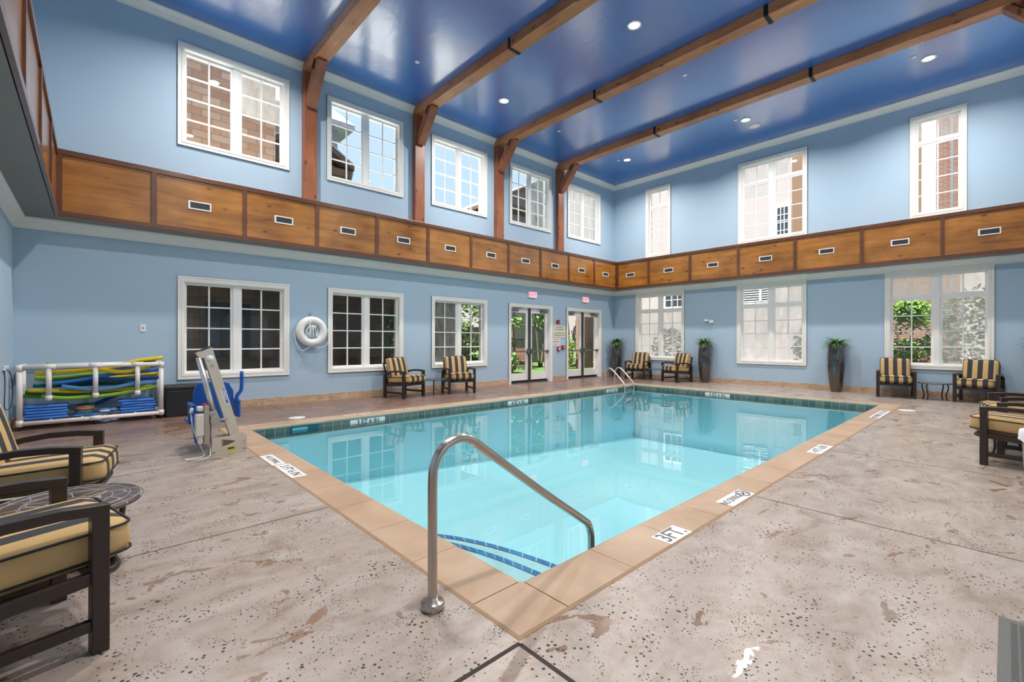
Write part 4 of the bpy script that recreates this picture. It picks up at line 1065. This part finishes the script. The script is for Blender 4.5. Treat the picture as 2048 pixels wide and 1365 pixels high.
# black storage bin behind the lift
t = thing('storage_bin', 'black plastic storage bin behind the pool lift', 'storage bin', (13.76, .29, 0))
MB().box(-.285, .285, -.24, .24, .0, .47, .02).build('bin_body', M['black'], t); MB().box(-.30, .30, -.255, .255, .47, .54, .018).build('bin_lid', M['black'], t)
mb = MB(); mb.box(-.29, -.18, .252, .262, .475, .5, .004); mb.build('lid_grip', M['grey_metal'], t)

# ================================================================== FLOAT RACK
rx0, rx1, ry0, ry1 = 14.11, 15.775, .062, .53; rr = .034
t = thing('float_rack', 'white pvc pipe rack on casters holding pool noodles and boards', 'rack', (14.94, .31, 0))
O = Vector((14.94, .31, 0))
V = lambda x, y, z: Vector((x, y, z))-O
mb = MB()
for y in (ry0, ry1):
    mb.cyl(V(rx0, y, .10), V(rx1, y, .10), rr, 14); mb.cyl(V(rx0, y, .94), V(rx1, y, .94), rr, 14)
    for x in (rx0, rx1): mb.cyl(V(x, y, .08), V(x, y, .95), rr, 14)
for x in (rx0, rx1, 14.95): mb.cyl(V(x, ry0, .10), V(x, ry1, .10), rr, 14)
for x in (rx0, rx1): mb.cyl(V(x, ry0, .94), V(x, ry1, .94), rr, 14)
for x in (14.45, 15.1, 15.45): mb.cyl(V(x, ry0, .115), V(x, ry1, .115), .022, 10)
mb.build('pipe_frame', M['pvc'], t)
for x in (15.47, 14.945, 14.425):
    mb = MB(); mb.cyl(V(x, ry1+.0, .94), V(x, ry1, .47), rr*.95, 14); mb.tube([V(x, ry1, .50), V(x, ry1, .45), V(x, ry1, .43), V(x, ry1, .42)], [rr*1.2, rr*1.2, rr*.9, rr*.4], 14); mb.build('drop_post', M['pvc'], t)
def fitting(a, b): MB().cyl(a, b, rr*1.22, 14).build('pipe_fitting', M['pvc'], t)
for x in (14.425, 14.945, 15.47): fitting(V(x-.075, ry1, .94), V(x+.075, ry1, .94))
for x in (rx0, rx1):
    for y in (ry0, ry1): fitting(V(x, y, .06), V(x, y, .15)); fitting(V(x, y, .88), V(x, y, .975))
fitting(V(14.945-.07, ry1, .10), V(14.945+.07, ry1, .10))
for x in (rx0, 14.945, rx1):
    for y in (ry0, ry1):
        mb = MB(); mb.cyl(V(x-.012, y, .032), V(x+.012, y, .032), .032, 14); mb.bar(V(x, y, .07), V(x, y+.01, .03), .03, .012, 0); mb.build('caster', M['black'], t)
def noodle(pts, y0, y1, c, label, r=.032):
    pts = [Vector((x, y0+(y1-y0)*i/(len(pts)-1), z)) for i, (x, z) in enumerate(pts)]
    mb = MB(); mb.tube(pts, r, 12, smooth_pts=5); o = mb.build('pool_noodle', c); tag(o, label, 'pool noodle', 'foam pool noodles in the rack'); return o
yel, lim, grn, blu, nav, tea, sky = [col(n, c, .65) for n, c in (('noodle_yellow', (.78, .56, .015)), ('noodle_lime', (.24, .44, .04)), ('noodle_green', (.02, .24, .06)), ('noodle_blue', (.03, .20, .62)), ('noodle_navy', (.015, .08, .33)), ('noodle_teal', (.01, .17, .25)), ('noodle_sky', (.10, .30, .60)))]
noodle([(15.627, 0.835), (15.26, 0.855), (14.913, 0.863), (14.65, 0.82), (14.43, 0.843), (14.26, 0.909)], 0.455, 0.455, yel, 'yellow noodle lying highest along the front of the rack')
noodle([(14.881, 0.871), (14.646, 0.911), (14.424, 0.992), (14.251, 1.016), (14.067, 1.043)], 0.26, 0.26, yel, 'yellow noodle with its tip sticking up over the rack end')
noodle([(15.52, 0.963), (15.266, 0.913), (14.963, 0.902), (14.643, 0.929), (14.362, 0.978), (14.156, 1.001)], 0.195, 0.195, lim, 'lime noodle poking above the top pipe')
noodle([(15.631, 0.756), (15.508, 0.753), (15.262, 0.766), (15.065, 0.79), (14.755, 0.804)], 0.325, 0.325, lim, 'lime noodle whose end shows under the top yellow noodle')
noodle([(15.543, 0.711), (15.358, 0.711), (15.065, 0.692), (14.645, 0.652)], 0.205, 0.205, lim, 'short looking lime noodle end beside the first drop post')
noodle([(15.457, 0.771), (15.216, 0.799), (14.911, 0.82), (14.589, 0.863), (14.189, 0.895)], 0.15, 0.15, sky, 'pale blue noodle behind the top yellow noodle')
noodle([(15.453, 0.736), (15.214, 0.763), (14.963, 0.768), (14.755, 0.729), (14.426, 0.751), (14.119, 0.762)], 0.26, 0.26, yel, 'yellow noodle sagging through the middle of the bundle')
noodle([(15.466, 0.668), (15.163, 0.705), (14.913, 0.753), (14.703, 0.791), (14.43, 0.804), (14.131, 0.837)], 0.39, 0.39, blu, 'bright blue noodle crossing in front at mid height')
noodle([(15.357, 0.638), (15.065, 0.688), (14.808, 0.698), (14.539, 0.677), (14.129, 0.695)], 0.325, 0.325, nav, 'dark blue noodle ending low at the bin side')
noodle([(15.659, 0.638), (15.361, 0.625), (15.065, 0.62), (14.699, 0.611), (14.285, 0.571)], 0.15, 0.15, tea, 'teal noodle behind the crossing blue noodles')
noodle([(15.336, 0.629), (15.114, 0.577), (14.912, 0.549), (14.703, 0.568), (14.486, 0.608), (14.174, 0.626)], 0.455, 0.455, sky, 'light blue noodle dipping below the crossing blue one')
noodle([(15.704, 0.583), (15.451, 0.559), (15.213, 0.533), (14.912, 0.523), (14.536, 0.531), (14.209, 0.542)], 0.39, 0.39, yel, 'yellow noodle low in the rack with square cut end')
noodle([(15.734, 0.549), (15.358, 0.503), (15.114, 0.471), (14.86, 0.48), (14.593, 0.524), (14.291, 0.574)], 0.325, 0.325, grn, 'dark green noodle curving low across the rack')
noodle([(15.76, 0.491), (15.558, 0.473), (15.264, 0.455), (14.963, 0.451), (14.644, 0.461)], 0.26, 0.26, lim, 'lime noodle lowest at the wall end')
noodle([(15.55, 0.491), (15.308, 0.441), (15.064, 0.439), (14.755, 0.45), (14.428, 0.499), (14.163, 0.546)], 0.455, 0.455, lim, 'lime noodle sagging lowest in the middle of the rack')
noodle([(15.004, 0.265), (14.879, 0.315), (14.728, 0.394), (14.584, 0.446)], 0.15, 0.15, nav, 'dark blue noodle leaning down behind the dive rings')
def board(x, y, z, rz, label, w=.47, d=.30, h=.038):
    mb = MB(); mb.box(-w/2, w/2, -d/2, d/2, 0, h, .016, seg=3); o = mb.build('kickboard', M['kick'], None, True); o.location = (x, y, z); o.rotation_euler = (0, 0, rz)
    return tag(o, label, 'kickboard', 'blue kickboards on the rack')
where = ['bottom', 'second from bottom', 'middle', 'second from top', 'top']
for k in range(5):
    board(15.50+random.uniform(-.006, .006), .34, .142+k*.043, random.uniform(-.02, .02), 'blue kickboard, %s of the stack at the wall end of the rack' % where[k])
    board(14.41+(.0, .01, -.01, .0, .02)[k], .34, .142+k*.043, (.0, .03, -.04, .05, -.03)[k], 'blue kickboard, %s of the stack at the bin end of the rack' % where[k])
board(15.06, .33, .142, .0, 'blue kickboard lying flat under the dive rings', .29, .30, .025)
dcs = [('ring_green', (.03, .22, .10), 'green ring at the bottom of the dive ring pile'), ('ring_teal', (.02, .25, .26), 'teal ring second from the bottom of the dive ring pile'), ('ring_red', (.45, .03, .06), 'red ring in the dive ring pile'),
       ('ring_pink', (.62, .30, .25), 'pink ring in the dive ring pile'), ('ring_lime', (.30, .42, .15), 'pale green ring near the top of the dive ring pile'), ('ring_black', (.03, .03, .03), 'black ring on top of the dive ring pile')]
for k, (n, c, l) in enumerate(dcs):
    mb = MB(); mb.tube([(.105*math.cos(2*PI*j/28), .105*math.sin(2*PI*j/28), 0) for j in range(28)], .013, 8, True); o = mb.build('dive_ring', col(n, c, .35)); o.location = (15.08-.003*k, .36, .181+k*.0255); o.rotation_euler = (0, .0, 0); tag(o, l, 'dive ring', 'dive rings piled on the rack')
def dumbbell(x, y, label):
    t = thing('foam_dumbbell', label, 'foam dumbbell', (x, y, 0), 0, 'upright foam dumbbells')
    for z in (.0, .165):
        hd = MB().lathe([(.001, z), (.06, z), (.068, z+.008), (.068, z+.062), (.06, z+.07), (.001, z+.07)], 24, cap=False).build('foam_head', M['kick'], t)
        MB().lathe([(.0695, z+.022), (.0702, z+.024), (.0702, z+.046), (.0695, z+.048)], 24, cap=False).build('white_band', M['white'], hd)
    MB().cyl((0, 0, .06), (0, 0, .17), .014, 12).build('handle', M['white'], t)
dumbbell(14.835, .41, 'upright blue and white foam dumbbell standing nearer the rack middle'); dumbbell(14.72, .30, 'upright blue and white foam dumbbell standing behind its twin')
# cord on the rack wall
t = thing('hanging_cable', 'black cord looping down from a white plug bar by the rack', 'cord', (LX, .95, 0))
mb = MB(); mb.tube([(-.012, .15, .93), (-.02, .15, .75), (-.02, .2, .45), (-.03, .1, .38), (-.05, -.15, .40), (-.06, -.22, .6), (-.05, -.12, .85), (-.02, .02, .94)], .006, 6, smooth_pts=6); mb.build('black_cord', M['black'], t)
mb = MB(); mb.box(-.03, -.002, -.05, .25, .93, .955, .006); mb.box(-.05, -.002, .05, .14, .955, .99, .008); mb.build('plug_bar', M['white'], t)

# ================================================================== OUTSIDE
mb = MB().box(-40, 60, -45, -.25, -.12, -.04); tag(mb.build('exterior_lawn', M['lawn']), 'green lawn outside the doors', None, None, 'structure')
mb = MB().box(-2, 17, -3.0, -.25, -.045, -.02); tag(mb.build('exterior_paving', M['paving']), 'pale paved terrace outside the doors', None, None, 'structure')
mb = MB().box(-.25, 60, LY+.25, 40, -.13, -.05); tag(mb.build('exterior_terrace', M['paving']), 'pale paving outside the wall opposite the doors', None, None, 'structure')
mb = MB().box(-40, -.25, -45, 40, -.13, -.05); tag(mb.build('exterior_ground', M['paving']), 'pale paving outside the planter wall', None, None, 'structure')
# porch in front of the two windows by the lift
t = thing('stone_porch', 'dark covered stone porch beyond the windows by the lift', 'porch')
def arc(x0, x1, zs, n=14): return [((x0+x1)/2 + (x1-x0)/2*math.cos(PI*k/n), zs + (x1-x0)/2*.62*math.sin(PI*k/n)) for k in range(n+1)]
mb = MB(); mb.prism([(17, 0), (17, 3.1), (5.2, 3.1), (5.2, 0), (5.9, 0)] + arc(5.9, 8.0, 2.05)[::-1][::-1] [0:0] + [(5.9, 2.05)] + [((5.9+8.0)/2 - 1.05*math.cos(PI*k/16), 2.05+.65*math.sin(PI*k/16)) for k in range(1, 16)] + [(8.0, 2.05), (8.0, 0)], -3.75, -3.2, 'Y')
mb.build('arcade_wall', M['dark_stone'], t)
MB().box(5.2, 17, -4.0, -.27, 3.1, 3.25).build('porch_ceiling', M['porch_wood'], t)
MB().box(5.0, 17.2, -4.75, -.26, 3.25, 3.38).build('porch_bounce_roof', M['bounce_roof'], t)  # unseen top, made white and deep to bounce sun onto the glossy ceiling
for x in (12.4, 10.2):
    mb = MB(); mb.box(x-.5, x+.5, -3.21, -3.17, .9, 2.3); mb.build('porch_window', col('dark_pane', (.03, .04, .05), .1), t)
# stone building behind the porch
t = thing('stone_building', 'tall brown ashlar stone building beyond the upper window by the lift', 'building')
MB().box(10.75, 22, -11, -5.2, 0, 13).build('wall', M['stone'], t)
MB().box(10.4, 22.4, -11.4, -4.8, 13, 13.3).build('roof', M['shingle'], t)
# gabled house seen beside the post
def gable_house(name, x0, x1, y0, y1, ze, zr, oh, label, soff):
    t = thing(name, label, 'house', group='gabled houses beyond the upper windows'); mx = (x0+x1)/2
    MB().prism([(x0, 0), (x1, 0), (x1, ze), (mx, zr), (x0, ze)], y1, y0, 'Y').build('wall', M['stucco'], t)
    k = (zr-ze)/((x1-x0)/2)
    mb = MB(); e0 = (x0-oh, ze-oh*k); e1 = (x1+oh, ze-oh*k); th = .22
    mb.prism([e0, (mx, zr), e1, (e1[0], e1[1]+th), (mx, zr+th), (e0[0], e0[1]+th)], y1-oh, y0+.9, 'Y'); mb.build('roof', M['eave_wood'], t)
    mb = MB(); mb.prism([(e0[0], e0[1]+th), (mx, zr+th), (e1[0], e1[1]+th), (e1[0], e1[1]+th+.06), (mx, zr+th+.06), (e0[0], e0[1]+th+.06)], y1-oh, y0+.92, 'Y'); mb.build('roof_covering', M['shingle'], t)
    mb = MB(); mb.prism([(x0-.35, ze-.55), (x1+.35, ze-.55), (x1+.35, ze-.25), (x0-.35, ze-.25)], y0, y0+.75, 'Y'); mb.build('soffit_beam', M['eave_wood'], t)
    mb = MB(); mb.cyl((x0-oh+.05, y0+.8, ze-oh*k-.05), (x0-oh+.05, y0+.2, ze-1.2), .05, 8); mb.build('downspout', M['grey_metal'], t)
gable_house('gabled_house', 6.95, 9.95, -9.9, -14, 9.05, 9.98, .42, 'cream house with brown gable eave seen through the gable view window', None)
gable_house('gabled_house', -8.8, -2.9, -10.3, -14.4, 9.75, 11.3, .62, 'cream house with dark gable eave seen through the half misted window', None)
t = thing('roof_tower', 'pale hipped roof tower rising behind the gabled house', 'tower')
MB().box(4.9, 11.0, -21, -15.0, 0, 13.1).build('wall', M['stucco'], t)
mb = MB(); A = [(4.2, -14.3), (11.7, -14.3), (11.7, -21.7), (4.2, -21.7)]
bv = [mb.bm.verts.new((*p, 13.1)) for p in A]; cv = [mb.bm.verts.new((*p, 13.35)) for p in A]; ap = mb.bm.verts.new((8, -18, 17.5))
mb.bm.faces.new(bv[::-1])
for k in range(4): mb.bm.faces.new((bv[k], bv[(k+1) % 4], cv[(k+1) % 4], cv[k])); mb.bm.faces.new((cv[k], cv[(k+1) % 4], ap))
mb.build('roof', M['shingle'], t)
# brick wing and low garden wall
t = thing('brick_wing', 'red brick building corner outside the doors closest to the corner', 'building')
MB().box(-5.9, -3.25, -4.55, -4.2, -.05, 5.4).build('wall', M['brick_x'], t); MB().box(-5.9, -3.05, -4.65, -4.0, 5.4, 5.6).build('roof', M['shingle'], t)
t = thing('garden_wall', 'low brick garden wall with pale cap across the lawn', 'garden wall')
MB().box(-3.4, 3.6, -8.3, -8.0, 0, .55).build('brick_course', M['brick_x'], t); MB().box(-3.45, 3.65, -8.35, -7.95, .55, .62, .01).build('cap_stone', M['stucco'], t)
t = thing('iron_fence', 'dark iron fence standing on the low garden wall', 'fence')
mb = MB(); mb.box(-3.3, 3.5, -8.17, -8.13, .72, .76); mb.box(-3.3, 3.5, -8.17, -8.13, 1.4, 1.44)
for k in range(57): mb.box(-3.3+k*.12-.009, -3.3+k*.12+.009, -8.16, -8.14, .62, 1.5)
mb.build('railing', M['iron'], t)
t = thing('timber_fence', 'tall brown board fence at the end of the garden', 'fence')
MB().box(-3.2, 6.4, -9.3, -9.2, -.05, 2.1).build('board_panel', simple('weathered_fence_boards', (.20, .13, .09), .9, var=.3, scale=5), t)
mb = MB()
for k in range(5): mb.box(-3.1+k*2.3-.06, -3.1+k*2.3+.06, -9.2, -9.08, 0, 2.25)
mb.build('fence_post', M['eave_wood'], t)
t = thing('garden_chair', 'brown wooden garden chair outside the first double doors', 'garden chair', (-.55, -5.6, 0), -.5)
bw = simple('brown_garden_wood', (.13, .055, .03), .7, var=.2, scale=6)
MB().box(-.3, .3, -.28, .3, .34, .38, .005).build('seat', bw, t)
mb = MB()
for k in range(5): mb.bar((-.24+k*.12, -.26, .36), (-.24+k*.12, -.42, .98), .1, .02, .003)
mb.build('backrest', bw, t)
for sx in (-1, 1):
    MB().box(sx*.33-.03, sx*.33+.03, .24, .3, -.04, .56, .004).build('leg', bw, t); MB().box(sx*.33-.03, sx*.33+.03, -.28, -.22, -.04, .56, .004).build('leg', bw, t); MB().box(sx*.33-.06, sx*.33+.06, -.36, .36, .56, .585, .005).build('arm', bw, t)
def leaves(mb, c, rad, n, size, rnd, squash=1.0, shell=.45):
    for k in range(n):
        while True:
            d = Vector((rnd.uniform(-1, 1), rnd.uniform(-1, 1), rnd.uniform(-1, 1)))
            if shell < d.length < 1: break
        p = Vector(c)+Vector((d.x*rad, d.y*rad, d.z*rad*squash))
        u = Vector((rnd.uniform(-1, 1), rnd.uniform(-1, 1), rnd.uniform(-.6, .6))).normalized(); v = u.cross(Vector((rnd.uniform(-1, 1), rnd.uniform(-1, 1), rnd.uniform(-1, 1)))).normalized()
        s = size*rnd.uniform(.6, 1.3)
        mb.quad(p-u*s, p+v*s*.45, p+u*s, p-v*s*.45)
def tree(x, y, h, rad, label, seed, mat='tree', n=1500, stems=3, clumps=9, low=.45, size=.09):
    rnd = random.Random(seed); t = thing('garden_tree', label, 'tree', (x, y, -.05), 0, 'trees and shrubs in the garden')
    mb = MB(); tips = []
    for k in range(stems):
        a = 2*PI*k/stems+rnd.uniform(-.4, .4); tip = Vector((math.cos(a)*rad*.5, math.sin(a)*rad*.5, h*.75))
        mb.tube([(math.cos(a)*.06, math.sin(a)*.06, 0), (math.cos(a)*rad*.16, math.sin(a)*rad*.16, h*.3), (math.cos(a)*rad*.3, math.sin(a)*rad*.3, h*.52), tip], [.06, .05, .038, .02], 8, smooth_pts=4)
    mb.build('trunk', M['bark'], t)
    mb = MB()
    for k in range(clumps):
        a = rnd.uniform(0, 2*PI); q = rnd.uniform(.1, .75)*rad; z = rnd.uniform(low, .95)*h
        leaves(mb, (math.cos(a)*q, math.sin(a)*q, z), rad*rnd.uniform(.38, .6), n//clumps, size, rnd, .75)
    mb.build('crown', M[mat], t, recalc=False)
def shrub(x, y, r, label, seed, mat='shrub', n=900, squash=1.0, size=.05):
    rnd = random.Random(seed); t = thing('garden_shrub', label, 'shrub', (x, y, -.05), 0, 'trees and shrubs in the garden')
    mb = MB()
    for k in range(5): a = rnd.uniform(0, 6.28); mb.tube([(0, 0, 0), (math.cos(a)*r*.5, math.sin(a)*r*.5, r*squash*.8)], [.02, .008], 6)
    mb.build('stem', M['bark'], t)
    mb = MB(); leaves(mb, (0, 0, r*squash*.95), r, n, size, rnd, squash, .55); mb.build('crown', M[mat], t, recalc=False)
tree(-2.75, -6.6, 4.6, 1.25, 'multi stem tree seen through the first double doors', 11, n=2400, size=.10)
tree(-4.2, -3.2+.0, 3.4, .8, 'slim leafy tree seen through the doors closest to the corner', 12, n=1400, low=.35, size=.07)
tree(2.2, -7.0, 4.2, 1.5, 'leafy tree seen through the clear half of the garden window', 13, n=2600, low=.25, size=.10)
tree(3.6, -11.6, 5.0, 1.8, 'taller tree behind the garden window', 14, n=2400, low=.25, size=.11)
tree(6.4, -6.2, 3.8, 1.2, 'thin trunked tree seen through the porch arch', 15, n=1800, low=.35, size=.09)
tree(-5.6, -17.6, 6.5, 2.4, 'large tree behind the board fence', 16, n=2600, low=.4, size=.14)
tree(1.5, -15.5, 6.0, 2.4, 'wide tree behind the board fence beyond the garden window', 17, n=2600, low=.35, size=.14)
tree(7.75, -7.0, 3.6, 1.0, 'wide tree in front of the board fence beyond the porch arch', 18, n=1600, low=.3, size=.13)
tree(-4.6, -6.05, 4.4, 1.05, 'bushy tree behind the brick pier beyond the doors closest to the corner', 19, n=2200, low=.2, size=.10)
tree(-.5, -6.8, 4.0, .85, 'leafy tree by the garden wall seen through the first doors', 20, n=1700, low=.25, size=.10)
shrub(-3.35, -3.0, .42, 'round lime shrub outside the doors closest to the corner', 21, n=1100)
shrub(-2.55, -4.6, .55, 'leafy lime shrub beside the garden wall outside the first doors', 22, squash=1.6, n=1300)
shrub(1.9, -4.2, .55, 'broad green shrub low outside the garden window', 23, 'tree', n=900, size=.09)
shrub(3.2, -4.6, .5, 'broad green shrub outside the fogged half of the garden window', 24, 'tree', n=900, size=.09)
shrub(-.9, -3.9, .3, 'low grassy clump outside the first doors', 25, 'shrub', n=600)
# wing across from the planter wall
t = thing('opposite_wing', 'pale stucco and red brick wing facing the planter wall windows', 'building')
MB().box(-9, -6, -8.9, 7.66, -.05, 12).build('wall', M['stucco'], t)
MB().box(-9, -5.98, 7.66, 9.38, -.05, 12).build('brick_wall', M['brick_y'], t)
MB().box(-9, -6, 9.38, 18, -.05, 12).build('wall', M['stucco'], t)
MB().box(-6, -5.9, 4.5, 4.92, 5, 12).build('brown_pilaster', M['brown_panel'], t); MB().box(-6, -5.88, 8.15, 8.44, 5, 12).build('brown_pilaster', M['brown_panel'], t)
MB().box(-5.99, -5.8, 8.44, 8.80, 4.9, 12).build('white_column', M['frame'], t); MB().box(-6, -5.86, 9.15, 9.22, -.05, 12).build('downpipe', M['grey_metal'], t)
for y0, y1, z0, z1, lou in ((-1.05, -.1, 3.05, 4.3, False), (2.55, 3.72, 3.05, 4.1, True), (3.95, 4.35, 5.6, 6.9, False)):
    mb = MB(); mb.box(-6, -5.93, y0-.1, y1+.1, z0-.1, z1+.1); wf = mb.build('window_surround', M['frame'], t)
    MB().box(-5.94, -5.92, y0, y1, z0, z1).build('dark_pane', col('dark_pane', (.03, .04, .05), .1), wf)
    mb = MB()
    if lou:
        for k in range(11): mb.box(-5.925, -5.90, y0, y1, z0+k*.1, z0+k*.1+.035)
        mb.box(-5.925, -5.89, y0+.72, y0+.8, z0, z1)
    else:
        for k in (1, 2): mb.box(-5.925, -5.9, y0+(y1-y0)*k/3-.012, y0+(y1-y0)*k/3+.012, z0, z1)
        for k in (1, 2, 3): mb.box(-5.925, -5.9, y0, y1, z0+(z1-z0)*k/4-.012, z0+(z1-z0)*k/4+.012)
    mb.build('glazing_bar', M['frame'], wf)
tree(-4.3, 8.2, 2.75, 1.1, 'leafy green tree in front of the brick wall beyond the tall window', 31, n=1900, low=.36, size=.085, stems=2, clumps=11)
shrub(-2.6, 6.5, 1.0, 'green shrub behind the misted panes between two planters', 32, 'tree', n=1600, squash=1.25, size=.09)
shrub(-2.6, 9.95, 1.15, 'green shrub behind the misted panes beside the brick view', 33, 'tree', n=1800, squash=1.3, size=.09)
shrub(-3.0, .8, .8, 'dark green shrub behind the misted panes nearest the corner', 34, 'tree', n=900, squash=1.3, size=.09)
